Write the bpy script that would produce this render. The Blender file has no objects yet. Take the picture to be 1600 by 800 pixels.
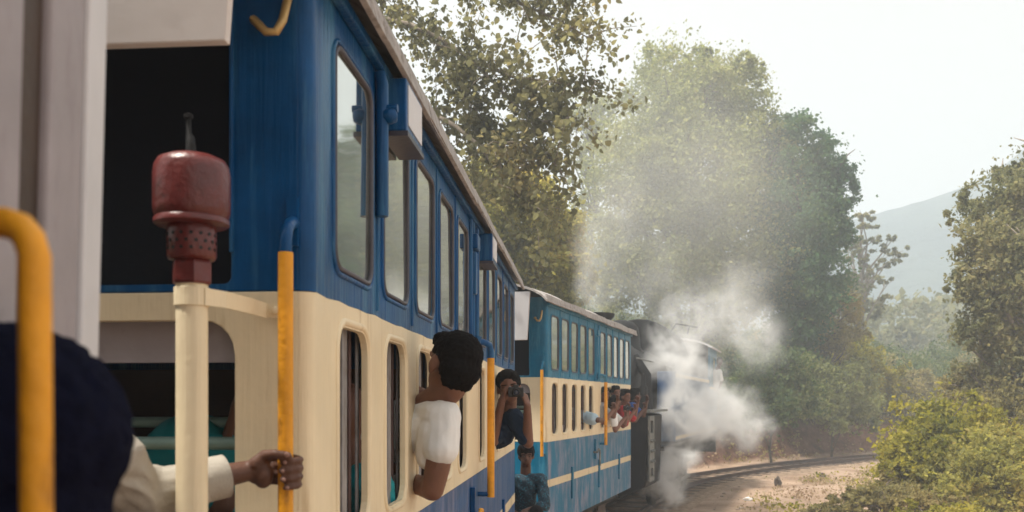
import bpy, bmesh, math, random
import numpy as np
from mathutils import Vector, Matrix
from mathutils.geometry import tessellate_polygon
PI = math.pi
R = math.radians
random.seed(7)
S = bpy.context.scene
COL = S.collection

# ------------------------------------------------------------------ camera
H = 2.45                                   # eye height above the track bed
F = 1400.0                                 # focal length in pixels of a 1600 px wide frame
YAW = math.atan(115 / F)                   # camera looks a little left of the near coach's axis
cam = bpy.data.cameras.new('camera')
cam.sensor_width = 36.0
cam.lens = F / 1600 * 36
cam.shift_y = 228 / 1600
cam.clip_start = 0.05
cam.clip_end = 3000
cam.dof.use_dof = True
cam.dof.focus_distance = 5.5
cam.dof.aperture_fstop = 4.0
camo = bpy.data.objects.new('camera', cam)
COL.objects.link(camo)
camo.location = (0, 0, H)
camo.rotation_euler = (R(90), 0, YAW)
S.camera = camo

# ------------------------------------------------------------------ light
SUN = Vector((-0.38, -0.19, 1.0)).normalized()      # direction towards the sun
w = bpy.data.worlds.new('World'); S.world = w; w.use_nodes = True
nt = w.node_tree; nt.nodes.clear()
out = nt.nodes.new('ShaderNodeOutputWorld')
bg = nt.nodes.new('ShaderNodeBackground')
sky = nt.nodes.new('ShaderNodeTexSky'); sky.sky_type = 'NISHITA'; sky.sun_disc = False
sky.sun_elevation = math.asin(SUN.z); sky.sun_rotation = math.atan2(SUN.x, SUN.y)
sky.dust_density = 6.0; sky.air_density = 1.2
hs = nt.nodes.new('ShaderNodeHueSaturation'); hs.inputs['Saturation'].default_value = 0.25
mx = nt.nodes.new('ShaderNodeMix'); mx.data_type = 'RGBA'; mx.inputs[0].default_value = 0.6
mx.inputs[7].default_value = (4.95, 4.45, 3.9, 1)         # even bright overcast veil
nt.links.new(sky.outputs[0], hs.inputs['Color'])
nt.links.new(hs.outputs[0], mx.inputs[6])
nt.links.new(mx.outputs[2], bg.inputs[0])
bg.inputs[1].default_value = 0.10
nt.links.new(bg.outputs[0], out.inputs[0])
sl = bpy.data.lights.new('sun', 'SUN'); sl.energy = 5.0; sl.angle = R(8); sl.color = (1, 0.94, 0.83)
so = bpy.data.objects.new('sun', sl); COL.objects.link(so)
so.rotation_euler = SUN.to_track_quat('Z', 'Y').to_euler()
vs = S.view_settings
vs.view_transform = 'Standard'; vs.look = 'None'; vs.exposure = 0.87; vs.gamma = 1.0; vs.use_curve_mapping = False
cy = S.cycles
cy.max_bounces = 6; cy.diffuse_bounces = 3; cy.glossy_bounces = 3; cy.transmission_bounces = 4
cy.volume_bounces = 2; cy.transparent_max_bounces = 8; cy.volume_step_rate = 0.6; cy.volume_max_steps = 256
cy.use_denoising = True

# ------------------------------------------------------------------ pixel helper (places things at a chosen depth)
CY, SY = math.cos(YAW), math.sin(YAW)
def P(px, py, Z):
    X = (px - 800) / F * Z
    return Vector((X * CY - Z * SY, X * SY + Z * CY, H + (628 - py) / F * Z))

# ------------------------------------------------------------------ materials
MATS = {}
def nodes(name):
    m = bpy.data.materials.new(name); m.use_nodes = True
    t = m.node_tree; t.nodes.clear()
    o = t.nodes.new('ShaderNodeOutputMaterial')
    return m, t, o
def N(t, typ, **kw):
    n = t.nodes.new(typ)
    for k, v in kw.items():
        if k.startswith('i_'): n.inputs[k[2:]].default_value = v
        else: setattr(n, k, v)
    return n
def ramp(t, stops):
    r = t.nodes.new('ShaderNodeValToRGB'); e = r.color_ramp.elements
    while len(e) < len(stops): e.new(0.5)
    for i, (p, c) in enumerate(stops):
        e[i].position = p; e[i].color = (*c, 1) if len(c) == 3 else c
    return r
def c4(c): return (c[0], c[1], c[2], 1)

def mat_paint(name, col, rough=0.35, coat=0.0, var=0.15, scale=6, bump=0.08, bscale=60, spec=0.5, dirt=None, dirt_amt=0.0, metal=0.0, stretch=(1, 1, 0.25), brush=0.0, fold=0.0):
    """plain painted / generic surface: colour with soft blotches, streaky dirt and fine relief"""
    m, t, o = nodes(name)
    b = N(t, 'ShaderNodeBsdfPrincipled'); b.inputs['Metallic'].default_value = metal
    b.inputs['Specular IOR Level'].default_value = spec
    b.inputs['Coat Weight'].default_value = coat; b.inputs['Coat Roughness'].default_value = 0.12
    tc = N(t, 'ShaderNodeTexCoord')
    n1 = N(t, 'ShaderNodeTexNoise'); n1.inputs['Scale'].default_value = scale; n1.inputs['Detail'].default_value = 6; n1.inputs['Roughness'].default_value = 0.65
    t.links.new(tc.outputs['Object'], n1.inputs['Vector'])
    lo = tuple(c * (1 - var) for c in col); hi = tuple(min(1, c * (1 + var)) for c in col)
    r1 = ramp(t, [(0.3, lo), (0.7, hi)])
    t.links.new(n1.outputs['Fac'], r1.inputs[0])
    cout = r1.outputs[0]
    if dirt is not None:
        mp = N(t, 'ShaderNodeMapping'); mp.inputs['Scale'].default_value = stretch
        t.links.new(tc.outputs['Object'], mp.inputs['Vector'])
        n2 = N(t, 'ShaderNodeTexNoise'); n2.inputs['Scale'].default_value = scale * 2.2; n2.inputs['Detail'].default_value = 8; n2.inputs['Roughness'].default_value = 0.7
        t.links.new(mp.outputs[0], n2.inputs['Vector'])
        r2 = ramp(t, [(0.62 - 0.35 * dirt_amt, (0, 0, 0)), (0.72 - 0.15 * dirt_amt, (1, 1, 1))])
        t.links.new(n2.outputs['Fac'], r2.inputs[0])
        mm = N(t, 'ShaderNodeMix'); mm.data_type = 'RGBA'; mm.inputs[7].default_value = c4(dirt)
        t.links.new(r2.outputs[0], mm.inputs[0]); t.links.new(cout, mm.inputs[6]); cout = mm.outputs[2]
    t.links.new(cout, b.inputs['Base Color'])
    rr = N(t, 'ShaderNodeMapRange'); rr.inputs[3].default_value = max(0.03, rough - 0.1); rr.inputs[4].default_value = min(1, rough + 0.14)
    t.links.new(n1.outputs['Fac'], rr.inputs[0]); t.links.new(rr.outputs[0], b.inputs['Roughness'])
    n3 = N(t, 'ShaderNodeTexNoise'); n3.inputs['Scale'].default_value = bscale; n3.inputs['Detail'].default_value = 4
    t.links.new(tc.outputs['Object'], n3.inputs['Vector'])
    bp = N(t, 'ShaderNodeBump'); bp.inputs['Strength'].default_value = bump; bp.inputs['Distance'].default_value = 0.02
    t.links.new(n3.outputs['Fac'], bp.inputs['Height']); last = bp
    for amt, sc, dist, det, dst in ((brush, (45, 45, 2.2), 0.012, 3, 0.0), (fold, (5, 5, 2.5), 0.05, 2, 1.2)):
        if not amt: continue
        mp2 = N(t, 'ShaderNodeMapping'); mp2.inputs['Scale'].default_value = sc; t.links.new(tc.outputs['Object'], mp2.inputs['Vector'])
        n4 = N(t, 'ShaderNodeTexNoise'); n4.inputs['Scale'].default_value = 1.0; n4.inputs['Detail'].default_value = det; n4.inputs['Distortion'].default_value = dst
        t.links.new(mp2.outputs[0], n4.inputs['Vector'])
        b2_ = N(t, 'ShaderNodeBump'); b2_.inputs['Strength'].default_value = amt; b2_.inputs['Distance'].default_value = dist
        t.links.new(n4.outputs['Fac'], b2_.inputs['Height']); t.links.new(last.outputs[0], b2_.inputs['Normal']); last = b2_
    t.links.new(last.outputs[0], b.inputs['Normal'])
    t.links.new(b.outputs[0], o.inputs[0])
    MATS[name] = m
    return m

def mat_leaf(name, cols, trans=0.35, clump=0.9):
    m, t, o = nodes(name)
    g = N(t, 'ShaderNodeNewGeometry')
    tc = N(t, 'ShaderNodeTexCoord')
    n = N(t, 'ShaderNodeTexNoise'); n.inputs['Scale'].default_value = clump; n.inputs['Detail'].default_value = 3
    t.links.new(tc.outputs['Object'], n.inputs['Vector'])
    a = N(t, 'ShaderNodeMath', operation='MULTIPLY'); a.inputs[1].default_value = 0.55
    t.links.new(g.outputs['Random Per Island'], a.inputs[0])
    a2 = N(t, 'ShaderNodeMath', operation='MULTIPLY_ADD'); a2.inputs[1].default_value = 1.5; a2.inputs[2].default_value = -0.5
    t.links.new(n.outputs['Fac'], a2.inputs[0])
    ad = N(t, 'ShaderNodeMath', operation='ADD'); t.links.new(a.outputs[0], ad.inputs[0]); t.links.new(a2.outputs[0], ad.inputs[1])
    k = len(cols)
    r = ramp(t, [((i + 0.0) / max(1, k - 1), c) for i, c in enumerate(cols)])
    t.links.new(ad.outputs[0], r.inputs[0])
    d = N(t, 'ShaderNodeBsdfPrincipled'); d.inputs['Roughness'].default_value = 0.6; d.inputs['Specular IOR Level'].default_value = 0.12
    t.links.new(r.outputs[0], d.inputs['Base Color'])
    tr = N(t, 'ShaderNodeBsdfTranslucent'); 
    hsv = N(t, 'ShaderNodeHueSaturation'); hsv.inputs['Value'].default_value = 2.2; hsv.inputs['Saturation'].default_value = 1.1
    t.links.new(r.outputs[0], hsv.inputs['Color']); t.links.new(hsv.outputs[0], tr.inputs[0])
    ms = N(t, 'ShaderNodeMixShader'); ms.inputs[0].default_value = trans
    t.links.new(d.outputs[0], ms.inputs[1]); t.links.new(tr.outputs[0], ms.inputs[2])
    t.links.new(ms.outputs[0], o.inputs[0])
    MATS[name] = m
    return m

def mat_glass(name, tint, dust_sheen=(0.30, 0.32, 0.27), mixd=0.45, rough=0.04):
    """opaque dusty window glass; dark inside and pale sky reflection partly put into the colour"""
    m, t, o = nodes(name)
    tc = N(t, 'ShaderNodeTexCoord')
    n = N(t, 'ShaderNodeTexNoise'); n.inputs['Scale'].default_value = 5; n.inputs['Detail'].default_value = 7
    t.links.new(tc.outputs['Object'], n.inputs['Vector'])
    b = N(t, 'ShaderNodeBsdfPrincipled'); b.inputs['Roughness'].default_value = rough
    b.inputs['Specular IOR Level'].default_value = 0.9; b.inputs['IOR'].default_value = 1.6
    r = ramp(t, [(0.3, tuple(c * 0.75 for c in tint)), (0.75, dust_sheen)])  # pale end is dust film plus sky reflection painted into the base
    t.links.new(n.outputs['Fac'], r.inputs[0]); t.links.new(r.outputs[0], b.inputs['Base Color'])
    g = N(t, 'ShaderNodeBsdfGlossy'); g.inputs['Roughness'].default_value = rough; g.inputs['Color'].default_value = (0.85, 0.87, 0.83, 1)
    n2 = N(t, 'ShaderNodeTexNoise'); n2.inputs['Scale'].default_value = 1.6
    t.links.new(tc.outputs['Object'], n2.inputs['Vector'])
    bp = N(t, 'ShaderNodeBump'); bp.inputs['Strength'].default_value = 0.06; bp.inputs['Distance'].default_value = 0.05
    t.links.new(n2.outputs['Fac'], bp.inputs['Height']); t.links.new(bp.outputs[0], g.inputs['Normal'])
    ms = N(t, 'ShaderNodeMixShader'); ms.inputs[0].default_value = mixd
    t.links.new(b.outputs[0], ms.inputs[1]); t.links.new(g.outputs[0], ms.inputs[2])
    t.links.new(ms.outputs[0], o.inputs[0])
    MATS[name] = m
    return m

M = MATS
mat_paint('navy_blue', (0.0008, 0.060, 0.185), 0.30, var=0.28, scale=4, bump=0.07, bscale=35, spec=0.22, dirt=(0.04, 0.15, 0.27), dirt_amt=0.34, stretch=(1, 1, 0.08), brush=0.4)  # paler streaks: scratches and dirt, also gloss highlights put into the colour
mat_paint('navy_faded', (0.003, 0.075, 0.21), 0.36, var=0.25, scale=4, bump=0.06, bscale=40, spec=0.28, dirt=(0.16, 0.18, 0.30), dirt_amt=0.38, stretch=(1, 1, 0.12), brush=0.35)
mat_paint('teal_blue', (0.004, 0.130, 0.235), 0.36, var=0.22, scale=4, bump=0.06, bscale=40, spec=0.28, dirt=(0.06, 0.24, 0.36), dirt_amt=0.35, stretch=(1, 1, 0.2), brush=0.3)
mat_paint('teal_peeling', (0.004, 0.135, 0.245), 0.42, var=0.2, scale=1.5, bump=0.08, bscale=30, spec=0.25, dirt=(0.26, 0.25, 0.33), dirt_amt=0.46, stretch=(1.8, 1.8, 0.55), brush=0.3)
mat_paint('teal_light', (0.10, 0.22, 0.33), 0.35, coat=0.2, var=0.2, scale=5, dirt=(0.30, 0.34, 0.42), dirt_amt=0.5, stretch=(1, 1, 0.3))
mat_paint('cream', (0.78, 0.65, 0.44), 0.42, var=0.06, scale=3, bump=0.06, bscale=45, spec=0.35, dirt=(0.56, 0.42, 0.24), dirt_amt=0.16, stretch=(1.5, 1.5, 0.12), brush=0.3)
mat_paint('cream_worn', (0.68, 0.56, 0.37), 0.5, var=0.07, scale=3, bump=0.06, bscale=45, spec=0.3, dirt=(0.42, 0.33, 0.22), dirt_amt=0.2, brush=0.3)
mat_paint('yellow_rail', (0.72, 0.31, 0.016), 0.45, var=0.16, scale=10, bump=0.2, bscale=60, spec=0.35, dirt=(0.30, 0.12, 0.015), dirt_amt=0.18, stretch=(1, 1, 0.35))
mat_paint('red_paint', (0.105, 0.014, 0.012), 0.36, coat=0.08, var=0.3, scale=14, bump=0.2, bscale=40, dirt=(0.05, 0.012, 0.010), dirt_amt=0.1, stretch=(1, 1, 1))
mat_paint('mauve_grey', (0.32, 0.285, 0.30), 0.5, var=0.12, scale=7, bump=0.05, dirt=(0.24, 0.20, 0.21), dirt_amt=0.2)
mat_paint('hood_grey', (0.70, 0.655, 0.63), 0.55, var=0.06, scale=2.5, bump=0.12, bscale=6, dirt=(0.30, 0.26, 0.25), dirt_amt=0.14, stretch=(1, 1, 1))
mat_paint('hood_white', (0.62, 0.61, 0.62), 0.5, var=0.05, scale=2.5, bump=0.12, bscale=6)
mat_paint('off_white', (0.62, 0.61, 0.63), 0.45, var=0.08, scale=5, bump=0.05)
mat_paint('roof_grey', (0.34, 0.315, 0.30), 0.75, var=0.25, scale=8, bump=0.2, bscale=30, dirt=(0.19, 0.16, 0.145), dirt_amt=0.35, stretch=(1, 1, 1))
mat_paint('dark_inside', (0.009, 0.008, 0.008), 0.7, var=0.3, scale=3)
mat_paint('recess_shade', (0.003, 0.005, 0.010), 0.6, var=0.3, scale=3, spec=0.2)  # near-black that paints in the deep shade of the end opening
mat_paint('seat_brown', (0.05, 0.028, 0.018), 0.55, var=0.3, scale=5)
mat_paint('sash_grey', (0.25, 0.24, 0.25), 0.35, var=0.25, scale=12, dirt=(0.10, 0.07, 0.05), dirt_amt=0.35)
mat_paint('sash_brown', (0.085, 0.045, 0.04), 0.45, var=0.25, scale=12)
mat_paint('green_rail', (0.22, 0.33, 0.29), 0.4, var=0.15, scale=12)
mat_paint('gasket', (0.055, 0.05, 0.065), 0.4, var=0.3, scale=12)
mat_paint('black_iron', (0.010, 0.010, 0.011), 0.55, spec=0.22, var=0.35, scale=5, bump=0.15, bscale=25, dirt=(0.035, 0.03, 0.027), dirt_amt=0.15)
mat_paint('iron_grey', (0.12, 0.125, 0.12), 0.5, var=0.35, scale=8, bump=0.2, dirt=(0.30, 0.28, 0.24), dirt_amt=0.25)
mat_paint('rust_steel', (0.065, 0.045, 0.037), 0.6, var=0.3, scale=8, dirt=(0.13, 0.06, 0.03), dirt_amt=0.4)
mat_paint('rail_top', (0.35, 0.33, 0.31), 0.3, var=0.2, scale=9, metal=0.8)
mat_paint('sleeper_wood', (0.14, 0.10, 0.075), 0.85, var=0.35, scale=7, bump=0.4)
mat_paint('brass', (0.50, 0.33, 0.13), 0.35, var=0.2, scale=9, metal=0.4)
mat_paint('skin_dark', (0.095, 0.040, 0.024), 0.5, var=0.12, scale=25, bump=0.12, bscale=120, spec=0.4)
mat_paint('skin_brown', (0.175, 0.078, 0.048), 0.5, var=0.10, scale=25, bump=0.1, bscale=120, spec=0.4)
mat_paint('nail', (0.30, 0.165, 0.13), 0.35, var=0.08, scale=25)
mat_paint('hair_black', (0.009, 0.008, 0.008), 0.75, var=0.4, scale=40, bump=0.35, bscale=220, spec=0.06)
mat_paint('wool_navy', (0.006, 0.007, 0.018), 0.95, var=0.3, scale=60, bump=0.4, bscale=260, spec=0.05)
mat_paint('cloth_white', (0.80, 0.79, 0.77), 0.85, var=0.03, scale=12, bump=0.05, bscale=200, spec=0.15, fold=0.45)
mat_paint('cloth_beige', (0.37, 0.335, 0.285), 0.85, var=0.06, scale=60, bump=0.1, bscale=150, spec=0.15, fold=0.45)
mat_paint('cloth_teal', (0.008, 0.22, 0.25), 0.7, var=0.15, scale=12, bump=0.15, bscale=22, spec=0.3, fold=0.6)
mat_paint('cloth_navy', (0.008, 0.022, 0.05), 0.8, var=0.3, scale=14, bump=0.2, bscale=22, spec=0.2, fold=0.6)
mat_paint('cloth_pattern', (0.003, 0.022, 0.042), 0.7, var=0.3, scale=22, bump=0.1, bscale=22, dirt=(0.02, 0.20, 0.28), dirt_amt=0.28, stretch=(1, 1, 1), fold=0.6)
mat_paint('cloth_black', (0.012, 0.011, 0.012), 0.85, var=0.3, scale=14, bump=0.2, bscale=22, spec=0.2, fold=0.6)
mat_paint('cloth_skyblue', (0.40, 0.52, 0.60), 0.85, var=0.06, scale=14, bump=0.2, bscale=22, spec=0.2, fold=0.6)
mat_paint('cloth_red', (0.42, 0.025, 0.03), 0.8, var=0.1, scale=14, bump=0.2, bscale=22, spec=0.2, fold=0.6)
mat_paint('cloth_grey', (0.30, 0.30, 0.31), 0.85, var=0.1, scale=14, bump=0.2, bscale=22, spec=0.2)
mat_paint('cloth_blue', (0.03, 0.10, 0.35), 0.85, var=0.1, scale=14)
mat_paint('camera_black', (0.010, 0.010, 0.011), 0.35, var=0.2, scale=30, spec=0.5)
mat_paint('camera_silver', (0.35, 0.36, 0.38), 0.3, var=0.1, scale=30, metal=0.6)
mat_paint('lens_glass', (0.01, 0.02, 0.05), 0.05, var=0.1, scale=30, spec=0.8)
mat_paint('eye_dark', (0.02, 0.015, 0.012), 0.3, var=0.1, scale=30)
mat_paint('bark', (0.13, 0.105, 0.085), 0.9, var=0.35, scale=9, bump=0.6, bscale=25, spec=0.1)
mat_paint('bark_pale', (0.26, 0.22, 0.18), 0.9, var=0.3, scale=9, bump=0.6, bscale=25, spec=0.1)
mat_paint('stone', (0.30, 0.24, 0.19), 0.9, var=0.35, scale=3, bump=0.3, spec=0.1)
mat_paint('litter_white', (0.75, 0.73, 0.70), 0.7, var=0.08, scale=9)
mat_glass('pane', (0.10, 0.125, 0.11), (0.24, 0.26, 0.22), 0.72)
mat_glass('pane_far', (0.05, 0.06, 0.055), (0.20, 0.21, 0.18), 0.62)
mat_leaf('leaf_near', [(0.065, 0.065, 0.038), (0.115, 0.112, 0.06), (0.16, 0.15, 0.075), (0.20, 0.165, 0.08)], 0.5)
mat_leaf('leaf_olive', [(0.08, 0.085, 0.03), (0.19, 0.185, 0.055), (0.30, 0.27, 0.08), (0.34, 0.25, 0.085)], 0.5, 0.5)
mat_leaf('leaf_pale', [(0.085, 0.10, 0.04), (0.16, 0.175, 0.068), (0.23, 0.235, 0.095), (0.28, 0.26, 0.12)], 0.45, 0.35)
mat_leaf('leaf_dark', [(0.025, 0.055, 0.030), (0.05, 0.10, 0.052), (0.08, 0.135, 0.06), (0.12, 0.155, 0.06)], 0.35, 0.4)
mat_leaf('leaf_bush', [(0.07, 0.08, 0.018), (0.17, 0.165, 0.03), (0.28, 0.25, 0.045), (0.36, 0.30, 0.07)], 0.45, 0.7)
mat_leaf('leaf_dry', [(0.07, 0.065, 0.034), (0.16, 0.145, 0.06), (0.26, 0.22, 0.095), (0.30, 0.23, 0.11)], 0.42, 0.5)
mat_leaf('leaf_grey', [(0.06, 0.068, 0.034), (0.125, 0.13, 0.06), (0.20, 0.19, 0.09), (0.26, 0.22, 0.11)], 0.40, 0.5)
mat_leaf('leaf_under', [(0.025, 0.05, 0.022), (0.06, 0.095, 0.035), (0.12, 0.15, 0.05), (0.19, 0.18, 0.07)], 0.35, 0.35)
mat_leaf('leaf_straw', [(0.20, 0.13, 0.075), (0.28, 0.20, 0.12), (0.34, 0.27, 0.16), (0.13, 0.13, 0.05)], 0.2, 0.6)

def mat_ground():
    m, t, o = nodes('earth')
    tc = N(t, 'ShaderNodeTexCoord'); g = N(t, 'ShaderNodeNewGeometry')
    b = N(t, 'ShaderNodeBsdfPrincipled'); b.inputs['Roughness'].default_value = 0.95; b.inputs['Specular IOR Level'].default_value = 0.1
    n1 = N(t, 'ShaderNodeTexNoise'); n1.inputs['Scale'].default_value = 0.5; n1.inputs['Detail'].default_value = 9; n1.inputs['Roughness'].default_value = 0.7
    t.links.new(tc.outputs['Object'], n1.inputs['Vector'])
    r = ramp(t, [(0.28, (0.16, 0.10, 0.07)), (0.44, (0.34, 0.235, 0.165)), (0.58, (0.46, 0.33, 0.245)), (0.8, (0.56, 0.43, 0.335))])
    t.links.new(n1.outputs['Fac'], r.inputs[0])
    # steep faces: red-brown cut earth
    sx = N(t, 'ShaderNodeSeparateXYZ'); t.links.new(g.outputs['Normal'], sx.inputs[0])
    st = N(t, 'ShaderNodeMapRange'); st.inputs[1].default_value = 0.92; st.inputs[2].default_value = 0.72; st.inputs[3].default_value = 0; st.inputs[4].default_value = 1
    t.links.new(sx.outputs[2], st.inputs[0])
    n2 = N(t, 'ShaderNodeTexNoise'); n2.inputs['Scale'].default_value = 2.2; n2.inputs['Detail'].default_value = 9; n2.inputs['Roughness'].default_value = 0.75
    t.links.new(tc.outputs['Object'], n2.inputs['Vector'])
    r2 = ramp(t, [(0.3, (0.075, 0.038, 0.026)), (0.55, (0.20, 0.105, 0.07)), (0.75, (0.32, 0.20, 0.14))])
    t.links.new(n2.outputs['Fac'], r2.inputs[0])
    mm = N(t, 'ShaderNodeMix'); mm.data_type = 'RGBA'
    t.links.new(st.outputs[0], mm.inputs[0]); t.links.new(r.outputs[0], mm.inputs[6]); t.links.new(r2.outputs[0], mm.inputs[7])
    ps = N(t, 'ShaderNodeSeparateXYZ'); t.links.new(g.outputs['Position'], ps.inputs[0])
    za = N(t, 'ShaderNodeMath', operation='MULTIPLY_ADD'); za.inputs[1].default_value = 1.6; t.links.new(n1.outputs['Fac'], za.inputs[0]); t.links.new(ps.outputs[2], za.inputs[2])
    zr = N(t, 'ShaderNodeMapRange'); zr.inputs[1].default_value = 2.0; zr.inputs[2].default_value = 2.7; t.links.new(za.outputs[0], zr.inputs[0])
    yr = N(t, 'ShaderNodeMapRange'); yr.inputs[1].default_value = 44; yr.inputs[2].default_value = 56; t.links.new(ps.outputs[1], yr.inputs[0])
    gm = N(t, 'ShaderNodeMath', operation='MAXIMUM'); t.links.new(zr.outputs[0], gm.inputs[0]); t.links.new(yr.outputs[0], gm.inputs[1])
    r3 = ramp(t, [(0.3, (0.03, 0.04, 0.018)), (0.6, (0.075, 0.085, 0.035)), (0.8, (0.14, 0.12, 0.06))]); t.links.new(n2.outputs['Fac'], r3.inputs[0])
    m3 = N(t, 'ShaderNodeMix'); m3.data_type = 'RGBA'; t.links.new(gm.outputs[0], m3.inputs[0]); t.links.new(mm.outputs[2], m3.inputs[6]); t.links.new(r3.outputs[0], m3.inputs[7])
    t.links.new(m3.outputs[2], b.inputs['Base Color'])
    n3 = N(t, 'ShaderNodeTexNoise'); n3.inputs['Scale'].default_value = 9; n3.inputs['Detail'].default_value = 8; n3.inputs['Roughness'].default_value = 0.75
    t.links.new(tc.outputs['Object'], n3.inputs['Vector'])
    bp = N(t, 'ShaderNodeBump'); bp.inputs['Strength'].default_value = 0.7; bp.inputs['Distance'].default_value = 0.12
    t.links.new(n3.outputs['Fac'], bp.inputs['Height']); t.links.new(bp.outputs[0], b.inputs['Normal'])
    t.links.new(b.outputs[0], o.inputs[0]); MATS['earth'] = m
mat_ground()
def mat_simple_noise(name, stops, scale, bump=0.5, bscale=2.0):
    m, t, o = nodes(name)
    tc = N(t, 'ShaderNodeTexCoord'); b = N(t, 'ShaderNodeBsdfPrincipled'); b.inputs['Roughness'].default_value = 0.95; b.inputs['Specular IOR Level'].default_value = 0.1
    n1 = N(t, 'ShaderNodeTexNoise'); n1.inputs['Scale'].default_value = scale; n1.inputs['Detail'].default_value = 9; n1.inputs['Roughness'].default_value = 0.7
    t.links.new(tc.outputs['Object'], n1.inputs['Vector']); r = ramp(t, stops); t.links.new(n1.outputs['Fac'], r.inputs[0]); t.links.new(r.outputs[0], b.inputs['Base Color'])
    n3 = N(t, 'ShaderNodeTexNoise'); n3.inputs['Scale'].default_value = bscale; n3.inputs['Detail'].default_value = 8
    t.links.new(tc.outputs['Object'], n3.inputs['Vector'])
    bp = N(t, 'ShaderNodeBump'); bp.inputs['Strength'].default_value = bump; bp.inputs['Distance'].default_value = 0.5 / bscale
    t.links.new(n3.outputs['Fac'], bp.inputs['Height']); t.links.new(bp.outputs[0], b.inputs['Normal'])
    t.links.new(b.outputs[0], o.inputs[0]); MATS[name] = m
mat_simple_noise('ballast', [(0.3, (0.13, 0.09, 0.065)), (0.55, (0.30, 0.215, 0.15)), (0.75, (0.42, 0.32, 0.235))], 6, 1.0, 16)
mat_simple_noise('hill_haze_tint', [(0.35, (0.012, 0.028, 0.034)), (0.65, (0.04, 0.062, 0.055))], 0.05, 1.0, 0.08)  # dark forest green pushed bluish, distance haze put into the colour

# ------------------------------------------------------------------ mesh helpers
class MB:
    def __init__(s): s.v = []; s.f = []
    def add(s, v, f):
        k = len(s.v); s.v += [tuple(p) for p in v]; s.f += [tuple(i + k for i in q) for q in f]; return s
    def box(s, c, d, rz=0, rx=0, ry=0):
        m = Matrix.Translation(c) @ Matrix.Rotation(rz, 4, 'Z') @ Matrix.Rotation(ry, 4, 'Y') @ Matrix.Rotation(rx, 4, 'X')
        v = [m @ Vector((sx * d[0] / 2, sy * d[1] / 2, sz * d[2] / 2)) for sx in (-1, 1) for sy in (-1, 1) for sz in (-1, 1)]
        return s.add(v, [(0, 1, 3, 2), (4, 6, 7, 5), (0, 4, 5, 1), (2, 3, 7, 6), (0, 2, 6, 4), (1, 5, 7, 3)])
    def b2(s, lo, hi):
        return s.box([(a + b) / 2 for a, b in zip(lo, hi)], [abs(b - a) for a, b in zip(lo, hi)])
    def tube(s, pts, rad, n=10, closed=False, cap=True):
        pts = [Vector(p) for p in pts]; k = len(pts)
        if not hasattr(rad, '__len__'): rad = [rad] * k
        up = None; rings = []
        for i in range(k):
            if closed: d = pts[(i + 1) % k] - pts[i - 1]
            else: d = pts[min(i + 1, k - 1)] - pts[max(i - 1, 0)]
            d.normalize()
            if up is None:
                up = Vector((0, 0, 1)) if abs(d.z) < 0.9 else Vector((1, 0, 0))
            up = up - d * up.dot(d)
            if up.length < 1e-5: up = d.orthogonal()
            up.normalize(); sd = d.cross(up)
            rings.append([pts[i] + (up * math.cos(2 * PI * j / n) + sd * math.sin(2 * PI * j / n)) * rad[i] for j in range(n)])
        v = [p for r in rings for p in r]; f = []
        for i in range(k if closed else k - 1):
            a = i * n; b = ((i + 1) % k) * n
            for j in range(n): f.append((a + j, a + (j + 1) % n, b + (j + 1) % n, b + j))
        if cap and not closed:
            f.append(tuple(range(n - 1, -1, -1))); f.append(tuple(range((k - 1) * n, k * n)))
        return s.add(v, f)
    def lathe(s, prof, c=(0, 0, 0), axis='Z', n=24):
        """prof: (radius, height) pairs"""
        v = []; f = []
        for r_, h in prof:
            for j in range(n):
                a = 2 * PI * j / n
                p = (r_ * math.cos(a), r_ * math.sin(a), h)
                if axis == 'Y': p = (p[0], p[2], p[1])
                if axis == 'X': p = (p[2], p[0], p[1])
                v.append((p[0] + c[0], p[1] + c[1], p[2] + c[2]))
        for i in range(len(prof) - 1):
            for j in range(n): f.append((i * n + j, i * n + (j + 1) % n, (i + 1) * n + (j + 1) % n, (i + 1) * n + j))
        f.append(tuple(range(n - 1, -1, -1))); f.append(tuple(range((len(prof) - 1) * n, len(prof) * n)))
        return s.add(v, f)
    def plate(s, outer, holes, fn, th, d0=0.0):
        """flat plate with holes; fn(u,v,w) maps plane coordinates and depth to a point"""
        polys = [[Vector((p[0], p[1], 0)) for p in outer]] + [[Vector((p[0], p[1], 0)) for p in h] for h in holes]
        flat = [p for q in polys for p in q]
        tris = tessellate_polygon(polys); k = len(flat)
        v = [fn(p.x, p.y, d0) for p in flat] + [fn(p.x, p.y, d0 + th) for p in flat]
        f = [tuple(t) for t in tris] + [tuple(i + k for i in reversed(t)) for t in tris]
        st = 0
        for q in polys:
            m_ = len(q)
            for i in range(m_):
                a, b = st + i, st + (i + 1) % m_
                f.append((a, b, b + k, a + k))
            st += m_
        return s.add(v, f)

def mesh(name, mb, mat, smooth=None):
    me = bpy.data.meshes.new(name)
    me.from_pydata(mb.v, [], mb.f)
    bm = bmesh.new(); bm.from_mesh(me); bmesh.ops.recalc_face_normals(bm, faces=bm.faces); bm.to_mesh(me); bm.free()
    me.materials.append(M[mat] if isinstance(mat, str) else mat)
    if smooth is not None:
        me.polygons.foreach_set('use_smooth', [True] * len(me.polygons))
        if smooth < 179: me.set_sharp_from_angle(angle=R(smooth))
    return me
def obj(name, mb, mat, parent=None, smooth=None, bevel=0, loc=None, rz=0):
    me = mb if isinstance(mb, bpy.types.Mesh) else mesh(name, mb, mat, smooth)
    o = bpy.data.objects.new(name, me); COL.objects.link(o)
    if parent: o.parent = parent
    if loc is not None: o.location = loc
    o.rotation_euler.z = rz
    if bevel:
        b = o.modifiers.new('bevel', 'BEVEL'); b.width = bevel; b.segments = 2; b.limit_method = 'ANGLE'; b.angle_limit = R(50)
    return o
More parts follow.
